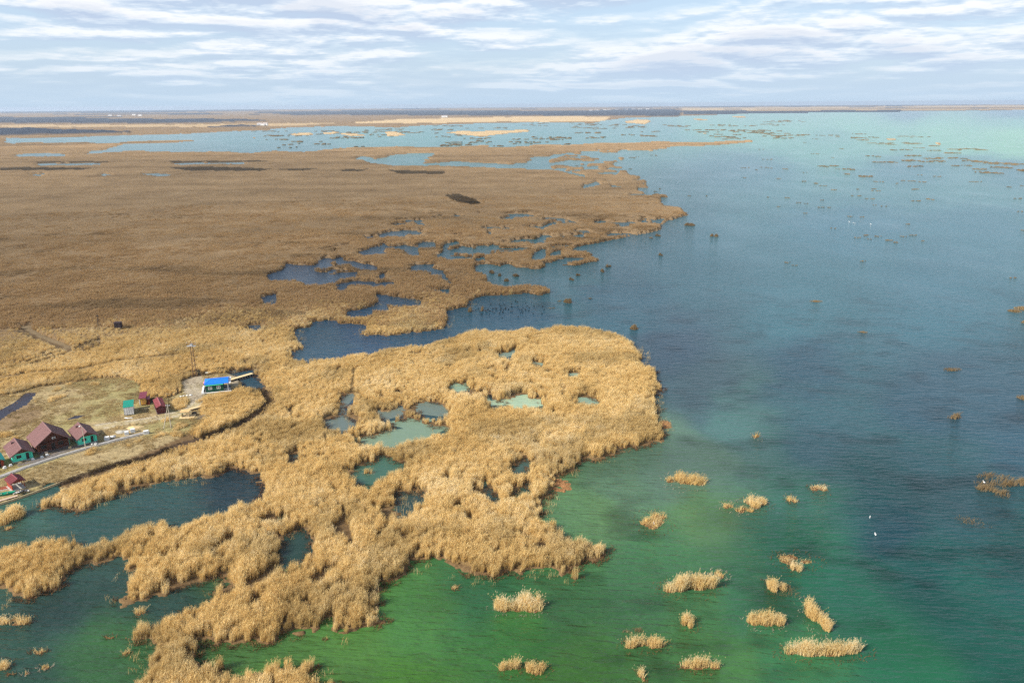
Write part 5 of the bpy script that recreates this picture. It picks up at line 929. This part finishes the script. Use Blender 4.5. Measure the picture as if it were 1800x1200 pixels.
near_list = [
 (912, 1068, 78, 22, 'broad golden reed clump with spiky tips below the peninsula tip', 1.5, 2.9, None, .05),
 (899, 1176, 38, 18, 'left of two golden reed clumps side by side at the bottom edge', 1.4, 2.3, [(.1, 0, .36), (-.4, 0, .14)], .05),
 (940, 1177, 40, 18, 'right of two golden reed clumps side by side at the bottom edge', 1.4, 2.3, ONE, .05),
 (1213, 1034, 90, 22, 'long tall golden reed clump, left of the lone slender ones', 1.7, 3.3, [(-.3, -.1, .2), (0, 0, .26), (.28, .15, .22)], .03),
 (1265, 1010, 26, 12, 'low dark tussock at the right end of the long tall clump', .8, 1.0, ONE, .6),
 (1210, 1098, 26, 16, 'narrow upright golden reed tuft with a dark stub at its right', 1.6, 2.7, ONE, .03),
 (1130, 1136, 68, 16, 'golden reed clump with flat brown mat at its upper left', 1.3, 2.2, [(-.15, 0, .25), (.22, .05, .24)], .1),
 (1112, 1108, 46, 12, 'flat brown raft of rotting reeds behind a golden clump', .9, .6, ONE, .9),
 (1345, 1094, 56, 20, 'rounded golden reed clump leaning to the right', 1.7, 2.6, None, .02),
 (1230, 1172, 54, 16, 'golden reed clump with ragged top near the bottom edge', 1.2, 2.2, None, .15),
 (1128, 1188, 14, 18, 'thin pale reed tuft touching the bottom edge', 1.0, 1.8, ONE, .3),
 (1432, 1088, 34, 40, 'hook shaped golden reed clump', 1.7, 2.4, BENT, .02),
 (1450, 1148, 118, 22, 'longest golden reed clump low on the right, dark mat beneath it', 1.6, 2.8, [(-.36, 0, .14), (-.15, 0, .2), (.1, 0, .2), (.33, .1, .17)], .12),
 (1366, 1034, 32, 24, 'round golden reed clump left of a dark ragged one', 1.3, 2.2, ONE, .1),
 (1398, 1000, 18, 12, 'small upright golden tuft in the middle of dark broken reeds', 1.5, 2.2, ONE, .05),
 (1398, 985, 66, 20, 'dark broken reeds fanned around a small golden tuft', .45, 1.2, ONE, .8),
 (1385, 1040, 40, 26, 'dark broken stubble right of the round golden clump', .45, .95, ONE, .9),
 (1205, 845, 62, 24, 'ragged golden reed clump alone off the bay mouth', 1.1, 2.1, None, .4),
 (1150, 918, 50, 26, 'half moon of broken brown reeds in green water', .9, 1.6, [(.2, .25, .28), (-.05, -.15, .25), (-.35, .0, .15)], .7),
 (1330, 886, 40, 16, 'larger right half of a forked golden reed clump', 1.0, 2.0, ONE, .15),
 (1296, 893, 48, 16, 'straggling left half of a forked golden reed clump', .5, 1.3, [(-.3, .2, .2), (.1, -.2, .24), (.4, -.3, .12)], .5),
 (1391, 879, 18, 10, 'tiny golden tuft right of the forked clump', .9, 1.6, ONE, .4),
 (1440, 860, 28, 14, 'small tilted pale reed tuft near the dark water', .5, 1.2, ONE, .6),
 (1331, 768, 14, 8, 'very small pale reed tuft in blue-green water', .5, 1.3, ONE, .5),
 (1710, 912, 60, 26, 'faint scatter of drowned reed stubble', .15, .8, ONE, .8),
 (1735, 860, 50, 26, 'dark green reed tussock, left one of the group at the right edge', .5, 1.4, [(-.1, .2, .3), (.15, -.3, .25)], .5),
 (1780, 850, 70, 20, 'long dark tussock cut by the right edge of the picture', .6, 1.6, None, .4),
 (1745, 838, 60, 12, 'thin dark strip of stubble above the right edge tussocks', .4, 1.0, ONE, .6),
 (1681, 735, 24, 7, 'small green-brown reed tuft with a reflection', 1.0, 1.9, ONE, .2),
 (1674, 650, 40, 5, 'low flat brown reed patch right of centre lake', .9, .9, ONE, .4),
 (1507, 584, 36, 5, 'low flat brown patch in the middle lake, lower one', .9, .8, ONE, .4),
 (1445, 530, 40, 5, 'low flat brown patch in the middle lake, upper one', .9, .8, ONE, .4),
 (1790, 545, 50, 12, 'greenish tussock cut by the right edge, upper one', .9, 1.4, ONE, .3),
 (1795, 566, 40, 8, 'dark tussock cut by the right edge, lower one', .9, 1.4, ONE, .3),
 (1796, 700, 14, 8, 'small green tussock on the right edge of the lake', .9, 1.4, ONE, .3),
 (1107, 577, 28, 7, 'lone rounded reed clump just off the peninsula corner', 2.0, 3.0, ONE, .0),
 (1000, 530, 20, 6, 'round golden reed clump between the two shores', 2.0, 3.0, ONE, .0),
 (984, 529, 16, 3, 'low reed stubble left of the round clump', .8, .7, ONE, .5), (1042, 525, 18, 4, 'faint brown stubble right of the round clump', .6, .6, ONE, .5), (971, 542, 22, 3, 'dark stubble line in front of the duck flock', .8, .6, ONE, .5),
 (822, 547, 15, 4, 'small round reed clump at the spur of the mid marsh', 2.0, 2.8, ONE, 0), (849, 545, 10, 4, 'tiny round reed clump right of the spur', 2.0, 2.8, ONE, 0),
 (862, 480, 16, 4, 'dark reed tuft in the inner bay, leftmost', 2, 2.0, ONE, 0), (881, 485, 12, 4, 'dark reed tuft in the inner bay, second', 2, 2.0, ONE, 0), (892, 493, 14, 4, 'dark reed tuft in the inner bay, nearest', 2, 2.0, ONE, 0), (907, 485, 20, 3, 'dark reed tuft in the inner bay, widest', 2, 2.0, ONE, 0),
 (1004, 492, 11, 4, 'small reed tuft off the inner bay, lower', 2, 2.1, ONE, 0), (1016, 485, 12, 4, 'small reed tuft off the inner bay, upper', 2, 2.1, ONE, 0), (1061, 477, 10, 4, 'reed tuft off the spit end, left', 2, 2.1, ONE, 0), (1070, 469, 14, 3, 'reed tuft off the spit end, right', 2, 2.0, ONE, 0),
 (1211, 397, 32, 4, 'dark reed island off the eastern cape', 2, 3.0, ONE, 0), (1255, 415, 15, 3, 'small dark tuft right of the cape island', 2, 2.1, ONE, 0), (1161, 449, 8, 2, 'single dark snag in the blue bay', 2, 2.0, ONE, 0), (1144, 419, 6, 2, 'dot-like dark reed tuft near the cape shore, left', 2, 2.4, ONE, 0), (1156, 415, 10, 2, 'dot-like dark reed tuft near the cape shore, right', 2, 2.4, ONE, 0),
 (1160, 345, 34, 5, 'dark reed island hugging the upper cape', 2, 3.2, ONE, 0),
 (15, 912, 46, 22, 'bushy golden reed clump at the left edge of the channel', 1.6, 2.8, ONE, .05), (14, 929, 16, 5, 'flat scrap of reeds below the left edge clump', .9, .8, ONE, .4),
 (14, 1094, 64, 16, 'golden brown reed clump on the left edge lower pool', 1.0, 1.8, None, .35), (247, 1077, 17, 8, 'tiny golden tuft in the mouth of the narrow channel', 1.4, 1.6, ONE, .2),
 (223, 1148, 13, 7, 'tiny reed tuft left of the lower lobe, nearer', 1.2, 1.0, ONE, .4), (193, 1120, 14, 5, 'flat brown scrap left of the reed lobe', .8, .5, ONE, .7), (68, 1146, 24, 6, 'small slanting reed tuft in the dark lower pool', 1.0, .9, ONE, .5),
 (77, 1174, 18, 7, 'small rounded reed tuft in the dark lower pool', 1.2, 1.0, ONE, .3), (44, 1184, 10, 6, 'tiny faint tuft left of the rounded one', .6, .8, ONE, .5), (3, 1172, 24, 14, 'reed tuft cut by the lower left edge', 1.2, 1.6, ONE, .3), (799, 1034, 14, 5, 'tiny round tussock in green water beneath the shore', 1.4, .9, ONE, .4),
 (647, 832, 16, 5, 'tiny reed islet in the green pond', 1.6, 1.6, ONE, .1), (573, 1123, 8, 3, 'floating brown knot of reeds near the lower shore', 1., .6, ONE, .4), (20, 1185, 12, 5, 'pale scrap of reed in the bottom left corner', .6, .6, ONE, .5)]
for i, (px, py, w_, d_, lb, dn, h_, sh, rg) in enumerate(near_list): islet(px, py, w_, d_, lb, dn, h_, sh, rg, dark=(py < 900 and px > 1650) or (rg >= .8 and h_ < 1), seed=i, mat_on=dn > .3, group='reed clumps standing in the lake')
R4 = lambda L: [(1400 + x_ / 4.5, 200 + y_ / 4.5, w_ / 4.5, h_ / 4.5) for x_, y_, w_, h_ in L]
R3 = lambda L: [(1200 + x_ / 3, 160 + y_ / 3, w_ / 3, h_ / 3) for x_, y_, w_, h_ in L]
rs = random.Random(77)
big = R4([(455, 190, 150, 18), (545, 210, 80, 10), (600, 187, 60, 7), (500, 160, 80, 6), (930, 182, 220, 14), (800, 236, 420, 20), (1115, 256, 90, 9), (1340, 282, 250, 16), (1250, 312, 130, 9), (1100, 292, 100, 6), (1080, 355, 130, 9), (1230, 352, 160, 12), (900, 372, 130, 16), (1000, 378, 70, 12), (1115, 378, 150, 12), (710, 385, 170, 8), (910, 332, 150, 8), (935, 418, 130, 9),
   (1390, 375, 110, 16), (1500, 385, 180, 24), (1660, 395, 190, 30), (1620, 427, 160, 12), (1435, 438, 80, 12), (1470, 464, 100, 16), (1560, 467, 90, 18), (1790, 448, 120, 18), (550, 495, 110, 14), (210, 416, 60, 9), (305, 413, 60, 6), (410, 440, 60, 12), (770, 287, 50, 9), (860, 286, 80, 6), (600, 337, 80, 9), (1350, 410, 45, 8), (1255, 412, 50, 6), (405, 478, 36, 8), (295, 172, 70, 8), (180, 172, 40, 5), (50, 166, 110, 6)])
big += R3([(380, 208, 130, 9), (320, 206, 60, 6), (470, 226, 130, 12), (570, 234, 120, 8), (200, 230, 60, 5), (300, 231, 90, 5)])
LB = ['western part of the far reed bank chain', 'second part of the far reed bank chain', 'small bank trailing the far chain', 'thin far bank above the chain', 'far long bank lying in pale green water', 'longest bank edged by yellow shallows', 'short dark bank right of the yellow shallows', 'long flat bank at the rim of the green water']
BANKLB = ['slim dark reed bank left of the flat bank at the green rim', 'dark dashed reed bank just under the slim one, far right lake', 'wide dark reed bank joining two thinner ones, far right lake', 'thick dark reed bank in the middle of the long chain', 'short link of the long dark reed chain', 'right end of the long dark reed chain', 'faint thin left tail of the long dark reed chain', 'thin grey reed bank above the long dark chain', 'thin grey reed bank below the long dark chain',
 'upper left lobe of the largest far right reed bank', 'thick middle lobe of the largest far right reed bank', 'right lobe of the largest far right reed bank', 'thin reed bank tucked under the largest one', 'small dark reed bank upper left of a double one', 'left half of the double reed bank below the largest', 'right half of the double reed bank below the largest', 'reed bank cut by the right edge beside the largest bank', 'isolated black-brown reed bank in open water left of centre right', 'leftmost of the small reed banks in a row', 'second of the small reed banks in a row', 'oval reed bank below the row of small ones', 'short dark bar of reeds under the yellow shallows', 'dashed dark bar of reeds under the yellow shallows', 'broken dark reed line, left of the long chain', 'tiny dark reed bar before the double bank', 'faint reed bar left of the double bank', 'small reed knot below the oval bank', 'dark link at the right end of the lagoon mouth chain', 'small link in the lagoon mouth chain', 'long thin link in the lagoon mouth chain', 'dark crown of the lagoon mouth chain', 'small dark bar at the head of the lagoon mouth chain', 'broad grey-brown body of the lagoon mouth chain', 'brown eastern body of the lagoon mouth chain', 'thin left tail of the lagoon mouth chain', 'thin middle tail of the lagoon mouth chain', 'last thin tail of the lagoon mouth chain']
for i, (px, py, w_, h_) in enumerate(big):
    lb = 'far ' + LB[i] if i < len(LB) and not LB[i].startswith('far') else (LB[i] if i < len(LB) else BANKLB[min(i - len(LB), len(BANKLB) - 1)])
    islet(px, py, w_, max(h_ * .8, 1), lb, 2.0, 1.5, [(rs.uniform(-.4, .4), rs.uniform(-.5, .5), rs.uniform(.06, .2)) for _ in range(9)], .1, group='far reed banks on the lake', seed=200 + i, cat='reed bank')
small = R3([(413, 308, 30, 4), (700, 331, 46, 5), (786, 351, 12, 3), (450, 361, 56, 5), (330, 405, 46, 6), (430, 403, 30, 4), (463, 407, 18, 4), (541, 411, 22, 7), (387, 415, 10, 4), (645, 430, 22, 4), (322, 457, 30, 5), (510, 461, 50, 5), (638, 477, 30, 7), (710, 488, 30, 9), (745, 500, 40, 4), (800, 521, 30, 4), (742, 398, 40, 7), (800, 396, 40, 4), (818, 412, 22, 5), (875, 413, 36, 8), (868, 438, 26, 7), (965, 451, 70, 10),
   (1130, 488, 22, 6), (1165, 473, 26, 8), (1211, 475, 36, 14), (1270, 480, 32, 11), (1020, 478, 30, 4), (1050, 479, 20, 3), (920, 518, 26, 4), (1000, 517, 50, 5), (1025, 527, 40, 10), (1210, 518, 70, 8), (912, 553, 60, 6), (985, 568, 60, 5), (1232, 580, 46, 6), (1307, 571, 36, 12), (735, 576, 30, 5), (730, 614, 34, 6), (773, 614, 22, 5), (445, 560, 20, 6), (550, 563, 38, 8), (608, 589, 28, 7), (652, 594, 20, 6), (510, 609, 40, 4), (35, 553, 18, 4), (127, 553, 8, 4), (1010, 602, 22, 5), (1062, 609, 34, 6), (1345, 451, 34, 5), (1253, 443, 20, 4),
   (1545, 479, 60, 6), (1725, 506, 28, 5), (1795, 500, 20, 8), (1435, 394, 34, 6), (1765, 567, 40, 6), (1777, 636, 26, 5), (885, 662, 30, 5), (945, 664, 26, 6), (650, 645, 28, 4), (1187, 702, 24, 4), (960, 760, 50, 9), (1030, 767, 36, 10), (1085, 786, 60, 10), (925, 774, 30, 6), (1165, 768, 30, 8), (1212, 761, 44, 5), (1258, 790, 30, 5), (795, 725, 26, 5), (1120, 798, 30, 8), (985, 782, 24, 6), (550, 905, 36, 8), (950, 898, 30, 5), (590, 920, 30, 5), (1740, 986, 50, 6), (1795, 735, 12, 12), (640, 272, 16, 6), (700, 253, 20, 4), (838, 305, 14, 3), (1250, 300, 50, 4)])
small += [(1036 + a * 1.0, 262 + b_, 6, 2) for a, b_ in ((84, 14), (78, 15.5), (72, 15), (110, 11), (116, 11.3), (72, 35), (-22, 30))] + [(1160 + a, 332 + b_, 7, 2.4) for a, b_ in ((0, 0), (-8, 5))]
for (x_, y_, w_, h_) in small: islet(x_, y_, max(w_, 4), max(h_ * .7, 1.2), 'little dark reed tuft dotted on the blue open lake', 1.8, .85, rs.choice([ONE, TWO, [(-.3, .2, .2), (.1, -.1, .28), (.4, .1, .1)]]), .1, group='little reed tufts dotted over the lake', seed=int(x_ * 7))
# lagoon tufts: too many to count
rr = np.random.RandomState(4); V = []; Fc = []
cl = [(rr.uniform(470, 1400), rr.uniform(212, 262)) for i in range(120)]
for (cx_, cy_) in cl:
    if cx_ > 1050 and cy_ > 246: continue
    for j in range(rr.randint(3, 11)):
        px, py = cx_ + rr.normal() * 12, cy_ + rr.normal() * .7
        c = at(px, py); q = land(np.array([c[0]]), np.array([c[1]]), None)[0]
        if q or np.hypot(c[0], c[1]) > 6000: continue
        s_ = rr.uniform(2, 7) * np.hypot(c[0], c[1]) / 2500; k = len(V); n_ = 7
        for i in range(n_): a = 2 * math.pi * i / n_; V.append((c[0] + s_ * 1.6 * math.cos(a), c[1] + s_ * math.sin(a), -.1)); 
        for i in range(n_): a = 2 * math.pi * i / n_; w_ = rr.uniform(.6, .95); V.append((c[0] + s_ * 1.6 * w_ * math.cos(a), c[1] + s_ * w_ * math.sin(a), rr.uniform(1.0, 2.0)))
        Fc.append([k + n_ + i for i in range(n_)])
        for i in range(n_): i2 = (i + 1) % n_; Fc.append([k + i, k + i2, k + n_ + i2, k + n_ + i])
link('lagoon_reeds', mesh_from('lagoon_reeds', V, Fc, [M_MIDRM]), kind='stuff', label='countless tiny reed tufts dotting the far lagoon')
# rotting mats at the shore
def rot(px, py, w_, d_, lb):
    c = at(px, py); W_ = w_ / F * math.hypot(np.hypot(c[0], c[1]), H); D_ = at(px, py - d_ / 2)[1] - at(px, py + d_ / 2)[1]; b = MB(); rs_ = random.Random(int(px))
    for i in range(46): a = rs_.uniform(0, 6.28); q = math.sqrt(rs_.random()) * .45; b.lump((q * W_ * math.cos(a), q * D_ * math.sin(a), .0), rs_.uniform(.4, 1.2), rs_.uniform(.4, 1.0), rs_.uniform(.06, .2), 7, 4, i, .35)
    o_ = link('reed_raft', b.me('reed_raft', mat('rust_brown_raft', (.26, .13, .055), .95, .1, .3, 2, bump=.2)), label=lb, cat='reed raft', loc=(c[0], c[1], 0)); o_['group'] = 'rotting reed rafts'
rot(986, 853, 34, 26, 'rust brown raft of rotting reeds against the bay shore'); rot(1170, 746, 16, 14, 'small brown raft of rotting reeds off the blunt eastern shore')
for dx in (1,): rot(1185, 1000, 1, 1, 'x') if False else None
# birds
def bird(px, py, m_, label, group, s_=.6, rz_=0):
    c = at(px, py); b = MB(); b.lump((0, 0, .12), s_, s_ * .45, .22, 8, 5, 1, 0); me1 = b.me('bird', m_, True)
    r = link('bird', me1, label=label, cat='bird', group=group, loc=(c[0], c[1], 0), rz=rz_); MB().tube((s_ * .7, 0, .15), (s_ * .95, 0, .45), .09, .06).lump((s_ * 1.0, 0, .5), .14, .1, .1, 6, 4, 1, 0).part('head', m_, r); return r
BLK = mat('black_feathers', (.02, .02, .02), .6); WHT = mat('white_feathers', (.8, .8, .78), .7)
rs = random.Random(21)
b0 = bird(880, 545, BLK, 'dark coot floating in the loose flock in the blue inlet', 'coots floating in the inlet', .36)
for i in range(95):
    u = rs.gauss(0, 1); px, py = 880 + u * 45, 543 + rs.gauss(0, 7) - u * 2
    if not (820 < px < 1010 and 524 < py < 560): continue
    c = at(px, py); 
    if land(np.array([c[0]]), np.array([c[1]]))[0] or land(np.array([c[0]]), np.array([c[1] - 8.]))[0]: continue
    o_ = b0.copy(); S.collection.objects.link(o_); o_.location = (c[0], c[1], 0); o_.rotation_euler = (0, 0, rs.uniform(0, 6.28))
    for ch in b0.children: h_ = ch.copy(); S.collection.objects.link(h_); h_.parent = o_
bird(1529, 910, WHT, 'white gull on the dark water, upper of the two', None, .22, 1); bird(1539, 940, WHT, 'white gull on the dark water, lower of the two', None, .22, 2)
bird(1150, 921, WHT, 'white gull resting by the half moon of broken reeds', None, .22, 2); bird(1730, 848, WHT, 'white gull among the dark tussocks at the right edge', None, .34, 2)
r = bird(475, 849, WHT, 'white swan-like bird at the reed edge east of the dark pool', None, .5, 1)
for i, (px, py) in enumerate([(1500, 392), (1503, 393), (1531, 394), (1493, 390)]): bird(px, py, WHT, 'tiny white bird in the far blue water', 'tiny white birds far out', .6, i)
# far villages
VIL = [(452, 221.5), (458, 222), (463, 221.2), (776, 206.8), (780, 206.5), (1035, 195.5), (1046, 195.2), (1060, 194.6), (1068, 194.8), (1082, 194), (1098, 193.6), (1110, 193.2), (1122, 193), (1135, 192.8), (190, 204), (206, 205), (232, 203), (243, 204)]
for i, (px, py) in enumerate(VIL):
    c = at(px, py); s_ = max(1, c[1] / 5000); w, d = 22 * s_, 12; r = link('far_house', None, label='tiny white house of a far village below the horizon', cat='house', group='white houses far away', loc=(c[0], c[1], .5), rz=rs.uniform(-.2, .2))
    MB().box(0, w, 0, d, -1, 10).part('wall', WHITE, r); MB().prism([(-.6, 10), (d + .6, 10), (d / 2, 15)], -.6, w + .6, 'x').part('roof', mat('far_roof', (.45, .4, .38), .8), r)

x, y = field(-200, 150, 90, 420, 1.5)
wet = ~land(x, y, None) | ~land(x, y); near_ = land(x + 3.5, y) | land(x - 3.5, y) | land(x, y + 4.5) | land(x, y - 3)
k = wet & near_ & ~zones(x, y, mClear, .4) & (fbm(x / 9, y / 9, 64, 3) > .55) & (RS.uniform(size=len(x)) < .55); x, y = x[k], y[k]
kk_ = [tuft_mesh('stray_stems', 400 + i, 1.1, 9, .5, 2.0, .06, M_REED, plume=False, lean=.3, leaves=1) for i in range(4)]
scatter('stray_reeds', 'stray thin reed stems standing in the shallows off the bed', np.stack([x, y, np.full(len(x), -.1)], 1), RS.uniform(0, 6.28, len(x)), RS.uniform(.4, 1.1, len(x)), np.full(len(x), .25), kk_)
# ------------------------------------------------------------------ the high cloud that shades the marsh
def cloud(px0, V_, label):
    pass
CZ = 1500.0; off = -SUN_H * (-1) * CZ / math.tan(SUN_EL)    # shift of the cloud towards the sun
gx, gy = np.meshgrid(np.arange(-2600, 900, 45.0), np.arange(150, 2500, 45.0))
ppx, ppy = proj(gx, np.maximum(gy, 20), 0.0)
left = 1 / (1 + np.exp((ppx - 1190 + (fbm(gx / 220, gy / 220, 5, 3) - .5) * 120) / 60))
frt = 1 / (1 + np.exp((ppy - 596 + (fbm(gx / 120, gy / 160, 6, 3) - .5) * 70 + np.clip((500 - ppx) / 500, -1, 1) * -38) / 24))
back = 1 / (1 + np.exp(-(ppy - 262) / 8))
al = left * frt * back * (.56 + .5 * (fbm(gx / 260, gy / 300, 9, 3) - .5) * .6); al = np.clip(al, 0, .9)
al = np.where(gx < -2300, al * 0, al)
m, t = newmat('cloud'); o = N(t, 'ShaderNodeOutputMaterial'); a = N(t, 'ShaderNodeAttribute', attribute_name='veil'); d = N(t, 'ShaderNodeBsdfDiffuse'); d.inputs[0].default_value = (.9, .9, .92, 1); tr = N(t, 'ShaderNodeBsdfTranslucent'); tr.inputs[0].default_value = (.9, .9, .92, 1); tp = N(t, 'ShaderNodeBsdfTransparent')
mx = N(t, 'ShaderNodeMixShader'); mx.inputs[0].default_value = .5; t.links.new(d.outputs[0], mx.inputs[1]); t.links.new(tr.outputs[0], mx.inputs[2]); mx2 = N(t, 'ShaderNodeMixShader'); t.links.new(a.outputs['Fac'], mx2.inputs[0]); t.links.new(tp.outputs[0], mx2.inputs[1]); t.links.new(mx.outputs[0], mx2.inputs[2]); t.links.new(mx2.outputs[0], o.inputs[0])
cz = CZ + 120 * al * fbm(gx / 90, gy / 90, 8, 4)
sh = SUN_H * CZ / math.tan(SUN_EL)
link('cloud', grid_mesh('cloud', gx + sh[0], gy + sh[1], cz, [m], cols={'veil': al}, keep=al > .01), kind='structure', label='broken cloud sheet overhead shading the far marsh')

# ------------------------------------------------------------------ haze
hb = MB().box(-27500, 27500, -27500, 27500, -2, H + 6)
m, t = newmat('haze'); o = N(t, 'ShaderNodeOutputMaterial'); v = N(t, 'ShaderNodeVolumePrincipled'); v.inputs['Color'].default_value = (.72, .84, 1, 1); v.inputs['Density'].default_value = HAZE; v.inputs['Anisotropy'].default_value = .2
t.links.new(v.outputs[0], o.inputs['Volume']); h_ = hb.part('haze', m, None); h_['kind'] = 'stuff'; h_['label'] = 'pale blue summer haze over the lake'
